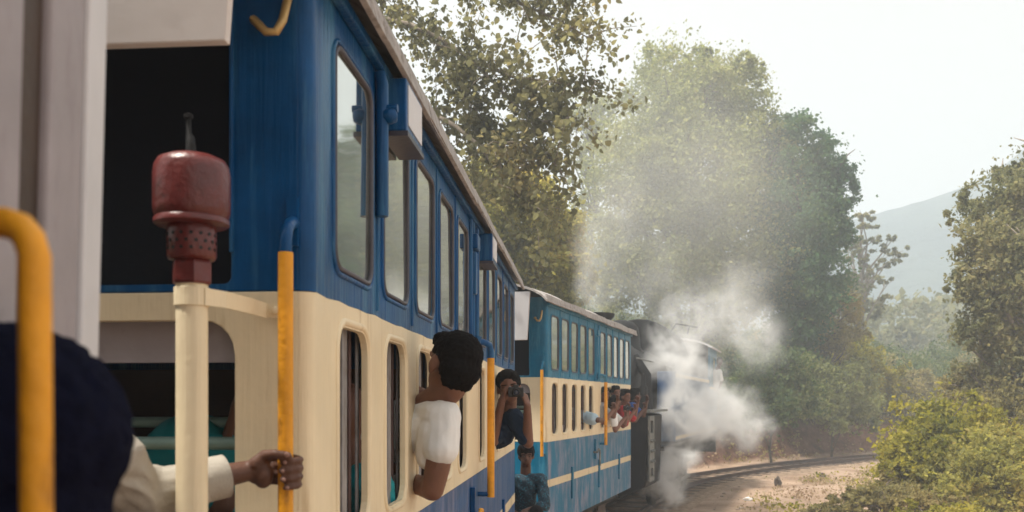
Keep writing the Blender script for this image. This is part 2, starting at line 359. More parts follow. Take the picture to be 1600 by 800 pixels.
def tag(o, label=None, cat=None, group=None, kind=None):
    if label: o['label'] = label
    if cat: o['category'] = cat
    if group: o['group'] = group
    if kind: o['kind'] = kind
    return o
def empty(name, loc, rz, label, cat, group=None):
    o = bpy.data.objects.new(name, None); COL.objects.link(o); o.empty_display_size = 0.2
    o.location = loc; o.rotation_euler.z = rz
    return tag(o, label, cat, group)
def rrect(u0, v0, u1, v1, r, n=5):
    p = []
    for cx, cy_, a0 in ((u1 - r, v0 + r, -90), (u1 - r, v1 - r, 0), (u0 + r, v1 - r, 90), (u0 + r, v0 + r, 180)):
        for i in range(n + 1):
            a = R(a0 + 90 * i / n); p.append((cx + r * math.cos(a), cy_ + r * math.sin(a)))
    return p

# continuous bodies: overlapping tapered limbs fused by a voxel remesh
def capsule(mb, a, ra, b, rb, n=12):
    a = Vector(a); b = Vector(b); d = b - a; L = d.length
    if L < 1e-6: d = Vector((0, 0, 1)); L = 1e-6
    d = d / L
    pts = []; rad = []
    for k in range(4):
        t = (k + 0.35) / 4 * 90
        pts.append(a - d * ra * math.cos(R(t))); rad.append(ra * math.sin(R(t)))
    pts += [a, b]; rad += [ra, rb]
    for k in range(3, -1, -1):
        t = (k + 0.35) / 4 * 90
        pts.append(b + d * rb * math.cos(R(t))); rad.append(rb * math.sin(R(t)))
    mb.tube(pts, rad, n)
def ellipsoid(mb, c, r, rot=None, n=16, m_=10):
    v = []; f = []
    rot = rot or Matrix.Identity(3)
    for i in range(1, m_):
        th = PI * i / m_
        for j in range(n):
            ph = 2 * PI * j / n
            v.append(Vector(c) + rot @ Vector((r[0] * math.sin(th) * math.cos(ph), r[1] * math.sin(th) * math.sin(ph), r[2] * math.cos(th))))
    top = len(v); v.append(Vector(c) + rot @ Vector((0, 0, r[2]))); v.append(Vector(c) + rot @ Vector((0, 0, -r[2])))
    for i in range(m_ - 2):
        for j in range(n): f.append((i * n + j, (i + 1) * n + j, (i + 1) * n + (j + 1) % n, i * n + (j + 1) % n))
    for j in range(n):
        f.append((top, j, (j + 1) % n)); f.append((top + 1, (m_ - 2) * n + (j + 1) % n, (m_ - 2) * n + j))
    mb.add(v, f)
def fuse(name, prims, mat, voxel, parent=None, smooth=4, noise=0.0, nscale=0.1, folds=None):
    mb = MB()
    for p in prims:
        if p[0] == 'c': capsule(mb, *p[1:])
        else: ellipsoid(mb, *p[1:])
    me = mesh(name + '_src', mb, mat, 180)
    o = bpy.data.objects.new('tmp', me); COL.objects.link(o)
    r = o.modifiers.new('r', 'REMESH'); r.mode = 'VOXEL'; r.voxel_size = voxel; r.use_smooth_shade = True
    s_ = o.modifiers.new('s', 'SMOOTH'); s_.factor = 0.5; s_.iterations = smooth
    if noise:
        tx = bpy.data.textures.new('n', 'CLOUDS'); tx.noise_scale = nscale; tx.noise_depth = 3
        d = o.modifiers.new('d', 'DISPLACE'); d.texture = tx; d.strength = noise; d.mid_level = 0.5; d.texture_coords = 'LOCAL'
    dg = bpy.context.evaluated_depsgraph_get()
    m2 = bpy.data.meshes.new_from_object(o.evaluated_get(dg))
    m2.name = name
    bpy.data.objects.remove(o); bpy.data.meshes.remove(me)
    if folds:                                   # cloth creases: ridged noise, fine across the folds and long along them
        ax, fr, lo_, amp = folds; n_ = len(m2.vertices)
        co = np.empty(n_ * 3); m2.vertices.foreach_get('co', co); co = co.reshape(-1, 3)
        no = np.empty(n_ * 3); m2.vertices.foreach_get('normal', no); no = no.reshape(-1, 3)
        ax = np.array(ax, float); ax /= np.linalg.norm(ax); pv = Vector(ax).orthogonal().normalized(); p2 = np.array(pv); p3 = np.cross(ax, p2)
        wob = vnoise(co @ p2, co @ p3, 6.0, 3) * 0.05
        nn = vnoise((co @ ax + wob) * fr, (co @ p2 + co @ p3) * lo_, 1.0, 17)
        co = co + no * (amp * (0.45 - np.minimum(1.0, np.abs(nn) * 4.0)))[:, None]
        m2.vertices.foreach_set('co', co.ravel()); m2.update()
    m2.polygons.foreach_set('use_smooth', [True] * len(m2.polygons))
    q = bpy.data.objects.new(name, m2); COL.objects.link(q)
    if not m2.materials: m2.materials.append(M[mat])
    if parent: q.parent = parent
    return q

# ------------------------------------------------------------------ track line and terrain
TRK = [(-3.2, -22), (-2.55, -14), (-1.75, -6), (-1.68, 0), (-1.68, 5), (-1.60, 8.2), (-1.25, 11), (-0.30, 15.1), (0.55, 18.6), (1.55, 22.6), (2.72, 26.2), (4.35, 29.3), (6.4, 32.3), (9.0, 35.6), (12.3, 38.9), (16.2, 41.6), (21, 43.8), (27, 45.2), (34, 45.6), (44, 44.5)]
def spline(pts, k=14):
    P_ = [Vector((*p, 0)) for p in pts]; o_ = []
    for i in range(len(P_) - 1):
        a, b, c, d = P_[max(i - 1, 0)], P_[i], P_[i + 1], P_[min(i + 2, len(P_) - 1)]
        for j in range(k):
            t = j / k
            o_.append(0.5 * ((2 * b) + (c - a) * t + (2 * a - 5 * b + 4 * c - d) * t * t + (3 * b - a - 3 * c + d) * t ** 3))
    o_.append(P_[-1]); return o_
TL = spline(TRK)
TA = np.array([(p.x, p.y) for p in TL]); TT = np.gradient(TA, axis=0); TT /= np.linalg.norm(TT, axis=1)[:, None]
def side(x, y):
    """signed distance to the track, right is positive"""
    x = np.asarray(x, float); y = np.asarray(y, float); shp = x.shape
    q = np.stack([x.ravel(), y.ravel()], 1); res = np.empty(len(q))
    for i in range(0, len(q), 4000):
        d = q[i:i + 4000, None, :] - TA[None]
        k = (d ** 2).sum(2).argmin(1); dd = d[np.arange(len(k)), k]
        t = TT[k]; cr = dd[:, 0] * t[:, 1] - dd[:, 1] * t[:, 0]
        res[i:i + 4000] = np.sign(cr) * np.sqrt((dd ** 2).sum(1))
    return res.reshape(shp)
def vnoise(x, y, sc, seed=0):
    """smooth value noise, 3 octaves"""
    x = np.asarray(x, float) * sc; y = np.asarray(y, float) * sc; tot = np.zeros_like(x); amp = 1
    def h(i, j): 
        n_ = np.sin(i * 127.1 + j * 311.7 + seed * 74.7) * 43758.5453
        return n_ - np.floor(n_)
    for _ in range(3):
        i = np.floor(x); j = np.floor(y); fx = x - i; fy = y - j
        fx = fx * fx * (3 - 2 * fx); fy = fy * fy * (3 - 2 * fy)
        tot += amp * ((h(i, j) * (1 - fx) + h(i + 1, j) * fx) * (1 - fy) + (h(i, j + 1) * (1 - fx) + h(i + 1, j + 1) * fx) * fy - 0.5)
        x = x * 2.03; y = y * 2.03; amp *= 0.5
    return tot
def sstep(a, b, x):
    t = np.clip((x - a) / (b - a), 0, 1); return t * t * (3 - 2 * t)
def gz(x, y):
    s = side(x, y); x = np.asarray(x, float); y = np.asarray(y, float)
    n1 = vnoise(x, y, 0.35, 1); n2 = vnoise(x, y, 1.3, 2); n3 = vnoise(x, y, 0.06, 3)
    L = -s
    cut = 2.5 + 0.7 * n1
    fade = 1 - 0.85 * sstep(46, 80, y) * sstep(0, 25, x)
    z = 1.5 * sstep(cut, cut + 1.1, L) + np.clip(L - cut - 0.8, 0, 9) * (0.42 + 0.12 * n1) + np.clip(L - 12, 0, 60) * 0.16
    z = z + (0.25 * n2 + 0.4 * n1) * sstep(2.4, 4, L)
    z = z * fade
    rt = s
    z = z + (0.10 * n2 + 0.25 * n1) * sstep(1.8, 4.5, rt) + sstep(5, 12, rt) * 0.25 - np.clip(rt - 16, 0, 60) * 0.05
    far = np.hypot(x, y)
    z = z + n3 * np.clip((far - 40) / 60, 0, 1) * 3
    fw = np.clip(y - 58, 0, 400)
    z = z + fw * 0.025 * sstep(-20, 30, x)
    return z
def gzf(x, y): return float(gz(np.array([x]), np.array([y]))[0])

def grid_obj(name, xs, ys, mat, zf):
    X, Y = np.meshgrid(xs, ys); Z = zf(X, Y); nx, ny = len(xs), len(ys)
    v = np.stack([X.ravel(), Y.ravel(), Z.ravel()], 1)
    i = np.arange(nx * ny).reshape(ny, nx)
    f = np.stack([i[:-1, :-1].ravel(), i[:-1, 1:].ravel(), i[1:, 1:].ravel(), i[1:, :-1].ravel()], 1)
    return npmesh(name, v, f, mat, True)
def npmesh(name, v, f, mat, smooth=False):
    me = bpy.data.meshes.new(name); n, k = f.shape
    me.vertices.add(len(v)); me.vertices.foreach_set('co', np.ascontiguousarray(v, dtype=np.float32).ravel())
    me.loops.add(n * k); me.loops.foreach_set('vertex_index', np.ascontiguousarray(f, dtype=np.int32).ravel())
    me.polygons.add(n); me.polygons.foreach_set('loop_start', np.arange(0, n * k, k, dtype=np.int32))
    me.update(calc_edges=True)
    me.polygons.foreach_set('use_smooth', [smooth] * n)
    me.materials.append(M[mat])
    o = bpy.data.objects.new(name, me); COL.objects.link(o)
    return o
def graded(a, b, fine0, fine1, step, grow=1.18):
    l = list(np.arange(fine0, fine1 + 1e-6, step)); s_ = step
    while l[-1] < b: s_ *= grow; l.append(min(b, l[-1] + s_))
    s_ = step
    while l[0] > a: s_ *= grow; l.insert(0, max(a, l[0] - s_))
    return np.array(l)
tag(grid_obj('ground', graded(-420, 420, -10, 30, 0.28), graded(-60, 520, 8, 52, 0.28), 'earth', gz), kind='structure')

# ballast bed, rails, sleepers
def ribbon(prof, mat, name, parent=None, i0=0, i1=None, smooth=None):
    mb = MB(); idx = range(i0, i1 or len(TL)); k = len(prof); v = []; f = []
    for i in idx:
        t = Vector((*TT[i], 0)); rt = Vector((t.y, -t.x, 0))
        for (u, z) in prof: v.append(TL[i] + rt * u + Vector((0, 0, z)))
    for a in range(len(v) // k - 1):
        for j in range(k): f.append((a * k + j, a * k + (j + 1) % k, (a + 1) * k + (j + 1) % k, (a + 1) * k + j))
    mb.add(v, f); return obj(name, mb, mat, parent, smooth)
trk = ribbon([(-1.5, -0.05), (-1.15, 0.05), (1.15, 0.05), (1.5, -0.05), (1.4, -0.3), (-1.4, -0.3)], 'ballast', 'railway_track'); tag(trk, kind='structure')
for s in (-1, 1):
    c = s * 0.53
    ribbon([(c - 0.055, 0.085), (c - 0.05, 0.10), (c - 0.012, 0.108), (c - 0.012, 0.165), (c - 0.034, 0.175), (c - 0.034, 0.20), (c + 0.034, 0.20), (c + 0.034, 0.175), (c + 0.012, 0.165), (c + 0.012, 0.108), (c + 0.05, 0.10), (c + 0.055, 0.085)], 'rust_steel', 'rail', trk)
slm = mesh('sleeper', MB().box((0, 0, 0.022), (1.85, 0.21, 0.1)), 'sleeper_wood')
acc = 0
for i in range(1, len(TL)):
    acc += (TL[i] - TL[i - 1]).length
    if acc > 0.62 and TL[i].y > 14:
        acc = 0; t = TT[i]
        o = bpy.data.objects.new('sleeper', slm); COL.objects.link(o); o.parent = trk
        o.location = (TL[i].x, TL[i].y, random.uniform(-0.008, 0.004)); o.rotation_euler.z = math.atan2(-t[0], t[1]) + random.uniform(-0.02, 0.02)

# ------------------------------------------------------------------ coaches
ZB, ZC, ZR, ZBOT = 0.286, -0.462, 1.16, -1.45           # heights relative to the eye: blue/cream line, cream/blue line, eaves, body bottom
W = 2.0
def side_fn(x0):   # plate in the side plane; u along coach, v height, depth inwards
    return lambda u, v, w_: (x0 - w_, u, v)
def end_fn(y0):    # plate in the near end plane; u = x, depth into the coach
    return lambda u, v, w_: (u, y0 + w_, v)
def frame_tube(mb, pts2, fn, r, off, n=8):
    mb.tube([fn(p[0], p[1], off) for p in pts2], r, n, closed=True)

def corner(z0, z1, r=0.036, n=8):
    pts = [(-r, 0.022)] + [(-r + r * math.sin(R(90 * i / n)), r - r * math.cos(R(90 * i / n))) for i in range(n + 1)] + [(-0.022, r)]
    k = len(pts); v = [(x, y, z0) for x, y in pts] + [(x, y, z1) for x, y in pts]
    return MB().add(v, [tuple(range(k)), tuple(range(2 * k - 1, k - 1, -1))] + [(i, (i + 1) % k, k + (i + 1) % k, k + i) for i in range(k)])
def coach(label, loc, rz, L, near, blue, low, stripe_gap, skip_lower=(), detail=True, light_from=None, hood='hood_grey', hz0=0.835, hx0=-0.13):
    root = empty('passenger_coach', loc, rz, label, 'coach', 'coaches of the train')
    pitch = L / 11.0
    m0 = pitch * 0.70
    half = [m0 + pitch * i for i in range(5)]
    ctr = half + [L - c for c in reversed(half)]
    uw, lw = pitch * 0.35, pitch * 0.29
    fn = side_fn(0.0)
    # --- right side wall: three painted bands
    ups = [rrect(c - uw, 0.385, c + uw, 1.005, 0.055) for c in ctr]
    los = [rrect(c - lw, -0.375, c + lw, 0.218, 0.075) for c in ctr]
    cut = [i for i in range(10)]
    wy = [0.036 + (L - 0.036) * i / 60 for i in range(61)]; wz = [ZB + 0.0035 * math.sin(y * 23 + 1) * math.sin(y * 7.3) + random.uniform(-0.0018, 0.0018) for y in wy]
    up = obj('upper_panel', MB().plate(list(zip(wy, wz)) + [(L, ZR), (0.036, ZR)], ups, fn, 0.022), blue, root, bevel=0.002)
    md = obj('window_panel', MB().plate([(0.036, ZC), (L, ZC)] + [(y, z - 0.0004) for y, z in reversed(list(zip(wy, wz)))], los, fn, 0.022), 'cream', root, bevel=0.006)
    lo = obj('lower_panel', MB().plate([(0.036, ZBOT), (L, ZBOT), (L, ZC - 0.001), (0.036, ZC - 0.001)], [], fn, 0.045), low, root)
    obj('stripe', MB().b2((-0.01, 0.01, -0.985), (0.003, L - 0.01, -0.90)), 'cream_worn', lo)
    if light_from is not None:      # far half of the leading coach is painted paler
        pass
    for i, c in enumerate(ctr):
        # glazed upper light: gasket-dark frame with a raised painted bead, pane behind
        mb = MB(); frame_tube(mb, rrect(c - uw - 0.004, 0.381, c + uw + 0.004, 1.009, 0.058, 6), fn, 0.008, -0.001)
        wf = obj('window', mb, 'gasket', root, 180)
        mb = MB(); frame_tube(mb, rrect(c - uw - 0.021, 0.364, c + uw + 0.021, 1.026, 0.070, 6), fn, 0.008, 0.0)
        obj('bead', mb, blue, wf, 180)
        ta, tb = random.uniform(-0.008, 0.008), random.uniform(-0.006, 0.006)
        pf = (lambda a_, b_, c_: (lambda u, v, w_: fn(u, v, w_ + a_ * (u - c_) + b_ * (v - 0.7))))(ta, tb, c)
        obj('pane', MB().plate(rrect(c - uw + 0.0005, 0.3855, c + uw - 0.0005, 1.0045, 0.055), [], pf, 0.006, 0.005), 'pane' if detail else 'pane_far', wf)
        # open lower window: rolled cream rim, sliding sash posts inside
        mb = MB(); frame_tube(mb, rrect(c - lw - 0.016, -0.391, c + lw + 0.016, 0.234, 0.088, 6), fn, 0.013, 0.004)
        rim = obj('window_rim', mb, 'cream', root, 180)
        sl_ = max(2.4, (near + c) / 0.72)          # slope of the sight line into this window
        for dd, a0, a1, mt in ((0.030, -0.10, 0.16, 'sash_brown'), (0.040, 0.22, 0.62, 'sash_grey'), (0.050, 0.70, 0.86, 'sash_brown'), (0.036, 1.25, 1.42, 'sash_grey')):
            y0 = c - lw + dd * sl_ + a0 * lw
            obj('sash_post', MB().b2((-dd - 0.008, y0, -0.40), (-dd, y0 + (a1 - a0) * lw * 0.8, 0.25)), mt, rim, bevel=0.002)
        if i % 2 == 1:
            obj('sill_plate', MB().b2((-0.062, c - lw, -0.395), (-0.054, c + lw * 1.6, -0.29)), 'off_white', rim, bevel=0.002)
    # vertical beads between the upper lights
    ed = [(a + b) / 2 for a, b in zip(ctr[:-1], ctr[1:])]
    for k, e in enumerate(ed):
        if k == 4: continue
        obj('batten', MB().tube([(0.0, e, ZB + 0.02), (0.0, e, ZR - 0.03)], 0.008, 8), blue, root, 60)
    # doorway in the middle: raised jambs, bracket and latch
    yd = L / 2
    mb = MB()
    for dy in (-pitch * 0.30, -pitch * 0.12, pitch * 0.22):
        mb.tube([(0.006, yd + dy, ZB + 0.01), (0.006, yd + dy, ZR - 0.02)], 0.017, 8)
    obj('door_jamb', mb, blue, root, 60)
    obj('door_bracket', MB().b2((0, yd - pitch * 0.28, 0.93), (0.05, yd - pitch * 0.05, 1.02)).b2((0.0, yd - pitch * 0.2, 0.66), (0.035, yd - pitch * 0.08, 0.92)), blue, root, bevel=0.008)
    obj('door_stop', MB().tube([(0.02, yd - pitch * 0.25, 0.30), (0.045, yd - pitch * 0.25, 0.33), (0.05, yd - pitch * 0.25, 0.40)], 0.02, 8), blue, root, 60)
    # side handrail at the door
    py = yd + pitch * 0.42
    mb = MB().tube([(0.0, py - 0.10, 0.385), (0.045, py - 0.07, 0.385), (0.078, py - 0.02, 0.37), (0.085, py, 0.33), (0.085, py, 0.27)], 0.021, 10)
    pl = obj('handrail', MB().tube([(0.085, py, 0.285), (0.085, py, -0.62)], 0.024, 12), 'yellow_rail', root, 60)
    obj('rail_bracket', mb, blue, pl, 60)
    obj('rail_foot', MB().tube([(0.0, py, -0.60), (0.085, py, -0.60)], 0.016, 8), blue, pl, 60)
    hy = py - 0.36
    obj('door_handle', MB().tube([(0.0, hy - 0.06, -0.70), (0.06, hy - 0.06, -0.70), (0.06, hy, -0.66), (0.06, hy + 0.07, -0.67), (0.06, hy + 0.09, -0.72), (0.06, hy + 0.09, -0.90)], 0.014, 8), 'yellow_rail' if detail else 'iron_grey', root, 60)
    obj('latch_plate', MB().b2((0, hy - 0.03, -0.80), (0.03, hy + 0.03, -0.52)), blue, root, bevel=0.005)
    for dy in (-0.28 * L, 0.02 * L, 0.30 * L):
        obj('hinge_cover', MB().b2((0, yd + dy - 0.035, -1.22), (0.022, yd + dy + 0.035, -0.82)), blue, lo, bevel=0.004)
    # lamp boxes under the eaves
    if detail:
        for y0 in (0.78, 3.62):
            bx = obj('lamp_box', MB().b2((0.0, y0, 0.93), (0.088, y0 + 0.30, 1.112)), blue, root, bevel=0.006)
            obj('sky_sheen_face', MB().b2((0.087, y0 + 0.025, 0.955), (0.0915, y0 + 0.275, 1.095)), 'off_white', bx)  # outer face coloured off-white to paint in its reflection of the sky
            obj('lamp_lip', MB().b2((0.0, y0 - 0.004, 0.912), (0.094, y0 + 0.304, 0.929)), 'gasket', bx)
        obj('conduit', MB().tube([(0.012, 0.70, 1.10), (0.022, 0.70, 1.06), (0.022, 0.70, 0.62)], 0.022, 8).tube([(0.02, 0.70, 0.98), (0.075, 0.70, 0.98)], 0.014, 8), blue, root, 60)
        obj('conduit_cap', MB().lathe([(0.0, -0.0), (0.022, 0.0), (0.028, 0.02), (0.02, 0.04), (0.0, 0.045)], (0.03, 0.70, 0.955), 'X', 12), blue, root, 60)
    # --- near end wall
    ef = end_fn(0.0)
    xo = -0.045 if not detail else -0.045
    obj('end_upper_panel', MB().plate([(-W, ZB), (-0.036, ZB), (-0.036, ZR + 0.05), (-W, ZR + 0.05)], [rrect(-W + 0.22, ZB + 0.02, -0.215, 1.10, 0.02)], ef, 0.045), blue, root, bevel=0.004)
    obj('corner_post', corner(ZB, ZR), blue, root, 60)
    obj('shade_sheet', MB().b2((-W + 0.20, 0.05, ZB), (-0.20, 0.07, 1.15)), 'recess_shade', root)  # dark sheet behind the opening, standing in for the shaded interior
    obj('recess_edge', MB().b2((-0.216, -0.010, ZB + 0.10), (-0.206, 0.002, 1.10)), blue, root, bevel=0.003)
    obj('end_window_panel', MB().plate([(-W, ZC), (-0.036, ZC), (-0.036, ZB - 0.001), (-W, ZB - 0.001)], [rrect(-0.93, ZC + 0.02, -0.205, 0.213, 0.09), rrect(-1.76, ZC + 0.02, -1.07, 0.213, 0.09)], ef, 0.045), 'cream', root, bevel=0.006)
    obj('corner_post', corner(ZC, ZB - 0.002), 'cream', root, 60)
    obj('end_lower_panel', MB().b2((-W, 0, ZBOT), (-0.036, 0.045, ZC - 0.001)), blue, root)
    obj('corner_post', corner(ZBOT, ZC - 0.002), blue, root, 60)
    obj('end_blind', MB().b2((-0.95, 0.055, 0.105), (-0.18, 0.075, 0.24)), 'mauve_grey', root)
    mb = MB().tube([(-0.96, 0.16, -0.115), (-0.2, 0.16, -0.115)], 0.018, 10)
    obj('inner_rail', mb, 'green_rail', root, 60)
    obj('inner_rail', MB().tube([(-0.96, 0.40, -0.062), (-0.2, 0.40, -0.062)], 0.016, 10), 'green_rail', root, 60)
    # hanging end board under the roof overhang
    hb = obj('end_board', MB().add([(-W + 0.13, -0.30, 1.24), (hx0 + 0.055, -0.30, 1.24), (hx0, -0.24, hz0), (-W + 0.19, -0.24, hz0), (-W + 0.13, -0.27, 1.24), (hx0 + 0.055, -0.27, 1.24), (hx0, -0.21, hz0), (-W + 0.19, -0.21, hz0)],
        [(0, 1, 2, 3), (7, 6, 5, 4), (0, 4, 5, 1), (1, 5, 6, 2), (2, 6, 7, 3), (3, 7, 4, 0)]), hood, root, bevel=0.004)
    for sx in (-0.35, -0.95, -1.6):
        obj('board_hook', MB().tube([(sx, -0.31, 1.13), (sx + 0.03, -0.335, 1.15), (sx + 0.06, -0.335, 1.20)], 0.008, 6), 'iron_grey', hb)
    obj('end_handle', MB().tube([(-0.135, 0.0, 0.97), (-0.135, -0.05, 0.965), (-0.10, -0.055, 0.93), (-0.075, -0.055, 0.93), (-0.06, -0.05, 0.96), (-0.06, 0, 1.05)], 0.011, 8), 'brass', root, 60)
    # end handrail at the corner
    hx, hyy = -0.030, -0.115
    pl = obj('handrail', MB().tube([(hx, hyy, 0.365), (hx, hyy, -0.62)], 0.0185, 14), 'yellow_rail', root, 60)
    obj('rail_bracket', MB().tube([(hx, hyy, 0.36), (hx, hyy, 0.395), (hx, hyy + 0.012, 0.425), (hx - 0.006, hyy + 0.05, 0.445), (hx - 0.018, -0.004, 0.46)], [0.0155, 0.0155, 0.015, 0.015, 0.017], 12).b2((hx - 0.034, -0.012, 0.40), (hx - 0.004, 0.002, 0.525)), blue, pl, 60)
    obj('rail_foot', MB().tube([(hx, hyy, -0.60), (hx, 0.0, -0.60)], 0.014, 8), blue, pl, 60)
    # --- other walls, inside, floor
    obj('far_end_wall', MB().plate([(-W, ZBOT), (-0.046, ZBOT), (-0.046, ZR + 0.05), (-W, ZR + 0.05)], [rrect(-0.80, -0.3, -0.25, 0.218, 0.09), rrect(-1.76, -0.3, -1.15, 0.218, 0.09)], end_fn(L - 0.045), 0.045), blue, root)
    obj('left_wall', MB().plate([(0, ZBOT), (L, ZBOT), (L, ZR), (0, ZR)], [rrect(c - uw, 0.385, c + uw, 1.005, 0.055) for c in ctr[1::3]], side_fn(-W + 0.045), 0.045), blue, root)
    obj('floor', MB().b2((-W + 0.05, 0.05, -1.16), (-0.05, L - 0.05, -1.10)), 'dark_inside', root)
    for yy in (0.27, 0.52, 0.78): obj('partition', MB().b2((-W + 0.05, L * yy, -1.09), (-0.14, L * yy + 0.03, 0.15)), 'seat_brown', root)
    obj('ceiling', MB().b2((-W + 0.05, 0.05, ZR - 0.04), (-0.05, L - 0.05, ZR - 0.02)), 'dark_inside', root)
    for k, yy in enumerate((0.12, 0.30, 0.56, 0.82)):
        obj('seat', MB().b2((-W + 0.1, L * yy, -0.74), (-0.14, L * yy + 0.42, -0.66)).b2((-W + 0.1, L * yy + 0.40, -0.74), (-0.14, L * yy + 0.46, -0.15)), 'seat_brown', root, bevel=0.02)
    # --- roof
    n = 14; prof = []
    for i in range(n + 1):
        a = R(12 + 156 * i / n); prof.append((-W / 2 + (W / 2 + 0.085) * math.cos(a) / math.cos(R(12)), ZR - 0.005 + 0.34 * (math.sin(a) - math.sin(R(12)))))
    ys = [-0.32 + (L + 0.46) * k / 16 for k in range(17)]
    v = []; f = []
    for y in ys:
        for (x, z) in prof: v.append((x, y, z + 0.012 * math.sin(y * 3.1 + x)))
    for y in ys:
        for (x, z) in prof: v.append((x, y, z - 0.025 + 0.012 * math.sin(y * 3.1 + x)))
    k = n + 1; tot = k * len(ys)
    for a in range(len(ys) - 1):
        for j in range(n):
            q = (a * k + j, a * k + j + 1, (a + 1) * k + j + 1, (a + 1) * k + j); f.append(q); f.append(tuple(tot + i for i in reversed(q)))
        f.append((a * k, (a + 1) * k, tot + (a + 1) * k, tot + a * k)); f.append((a * k + n, tot + a * k + n, tot + (a + 1) * k + n, (a + 1) * k + n))
    for j in range(n):
        f.append((j, tot + j, tot + j + 1, j + 1)); e = (len(ys) - 1) * k; f.append((e + j, e + j + 1, tot + e + j + 1, tot + e + j))
    rf = obj('roof', MB().add(v, f), 'roof_grey', root, 40)
    # weathered fascia boards along the eaves
    nb = 9; bl = (L + 0.40) / nb
    for i in range(nb):
        y0 = -0.28 + i * bl
        obj('eaves_board', MB().box((0.072, y0 + bl / 2, ZR + 0.006 + random.uniform(-0.008, 0.008)), (0.02, bl - 0.006, 0.085), ry=R(-12), rx=R(random.uniform(-0.5, 0.5))), 'roof_grey', rf, bevel=0.003)
    obj('gutter', MB().b2((0.0, -0.02, ZR - 0.055), (0.032, L, ZR - 0.02)), blue, root, bevel=0.008)
    # --- underframe
    z0 = -2.25
    obj('underframe', MB().b2((-W + 0.25, 0.1, ZBOT - 0.18), (-0.25, L - 0.1, ZBOT + 0.02)), 'black_iron', root)
    obj('end_platform', MB().b2((-W + 0.2, -0.36, -1.30), (-0.16, 0.0, -1.22)), 'black_iron', root)
    for yy in (1.1, L - 1.1):
        bg_ = obj('bogie', MB().b2((-W / 2 - 0.62, yy - 0.75, -1.95), (-W / 2 - 0.54, yy + 0.75, -1.75)).b2((-W / 2 + 0.54, yy - 0.75, -1.95), (-W / 2 + 0.62, yy + 0.75, -1.75)).b2((-W / 2 - 0.6, yy - 0.15, -1.9), (-W / 2 + 0.6, yy + 0.15, -1.6)), 'black_iron', root)
        for d in (-0.5, 0.5):
            for sx in (-1, 1):
                obj('wheel', MB().lathe([(0.0, -0.03), (0.10, -0.06), (0.12, -0.03), (0.25, -0.03), (0.285, -0.04), (0.30, 0.03), (0.33, 0.04), (0.33, 0.07), (0, 0.07)], (-W / 2 - sx * 0.56, yy + d, z0 + 0.345), 'X', 20), 'rust_steel', bg_, 40)
    for sx in (-W / 2 - 0.5, -W / 2 + 0.5):
        obj('buffer', MB().lathe([(0.05, 0.0), (0.05, 0.22), (0.16, 0.23), (0.16, 0.26), (0, 0.27)], (sx, -0.42, -1.42), 'Y', 16), 'black_iron', root, 40)
    return root

YA = 2.25; LA = 6.6
A_ = coach('nearest blue and cream coach with red capped pipe on its end', (-0.70, YA, H), 0, LA, YA, 'navy_blue', 'navy_faded', 0)
# vent pipe with red cap on the near end of the first coach
px_, py_ = -0.176, -0.315
vp = obj('vent_pipe', MB().tube([(px_, py_, 0.27), (px_, py_, -1.24)], 0.0345, 20), 'cream', A_, 60)
cap = obj('pipe_cap', MB().lathe([(0.02, 0.392), (0.076, 0.392), (0.081, 0.396), (0.081, 0.406), (0.077, 0.410), (0.0805, 0.416), (0.0825, 0.426), (0.0830, 0.46), (0.0828, 0.505), (0.080, 0.524), (0.072, 0.538), (0.052, 0.547), (0.018, 0.549)], (px_, py_, 0), 'Z', 40), 'red_paint', vp, 50)
obj('cap_collar', MB().lathe([(0.04, 0.315), (0.050, 0.317), (0.053, 0.325), (0.053, 0.385), (0.05, 0.396)], (px_, py_, 0), 'Z', 28), 'red_paint', vp, 60)
mb = MB()
for rr_ in range(3):
    for k in range(16):
        a = 2 * PI * (k + 0.5 * (rr_ % 2)) / 16; z = 0.338 + rr_ * 0.016
        mb.tube([(px_ + 0.0525 * math.cos(a), py_ + 0.0525 * math.sin(a), z), (px_ + 0.0542 * math.cos(a), py_ + 0.0542 * math.sin(a), z)], 0.0042, 6)
obj('vent_hole', mb, 'dark_inside', vp)
obj('cap_nut', MB().lathe([(0.03, 0.262), (0.043, 0.262), (0.045, 0.268), (0.045, 0.308), (0.042, 0.316), (0.03, 0.317)], (px_, py_, 0), 'Z', 6), 'red_paint', vp, bevel=0.002)
obj('spindle', MB().tube([(px_, py_, 0.54), (px_ - 0.002, py_, 0.56), (px_ - 0.004, py_, 0.59), (px_ - 0.007, py_, 0.60), (px_ - 0.008, py_, 0.635)], [0.014, 0.012, 0.010, 0.006, 0.006], 10).lathe([(0.004, 0.632), (0.010, 0.634), (0.010, 0.642), (0.003, 0.645)], (px_ - 0.008, py_, 0), 'Z', 10), 'black_iron', vp, 40)
cl = MB().lathe([(0.0352, 0.212), (0.0385, 0.214), (0.0385, 0.254), (0.0352, 0.256)], (px_, py_, 0), 'Z', 24)
pth = [(0.030, -0.016), (0.052, 0.05), (0.060, 0.20), (0.066, 0.3005), (0.100, 0.3008), (0.128, 0.3008)]
v = []
for z in (0.214, 0.252):
    for (dx, dy) in pth: v.append((px_ + dx, py_ + dy, z))
for z in (0.214, 0.252):
    for k_, (dx, dy) in enumerate(pth): v.append((px_ + dx + (0.008 if k_ < 3 else 0.0), py_ + dy - (0.009 if k_ >= 3 else 0), z))
n_ = len(pth); f = []
for k_ in range(n_ - 1):
    f += [(k_, k_ + 1, n_ + k_ + 1, n_ + k_), (2 * n_ + k_, 3 * n_ + k_, 3 * n_ + k_ + 1, 2 * n_ + k_ + 1), (n_ + k_, n_ + k_ + 1, 3 * n_ + k_ + 1, 3 * n_ + k_), (k_, 2 * n_ + k_, 2 * n_ + k_ + 1, k_ + 1)]
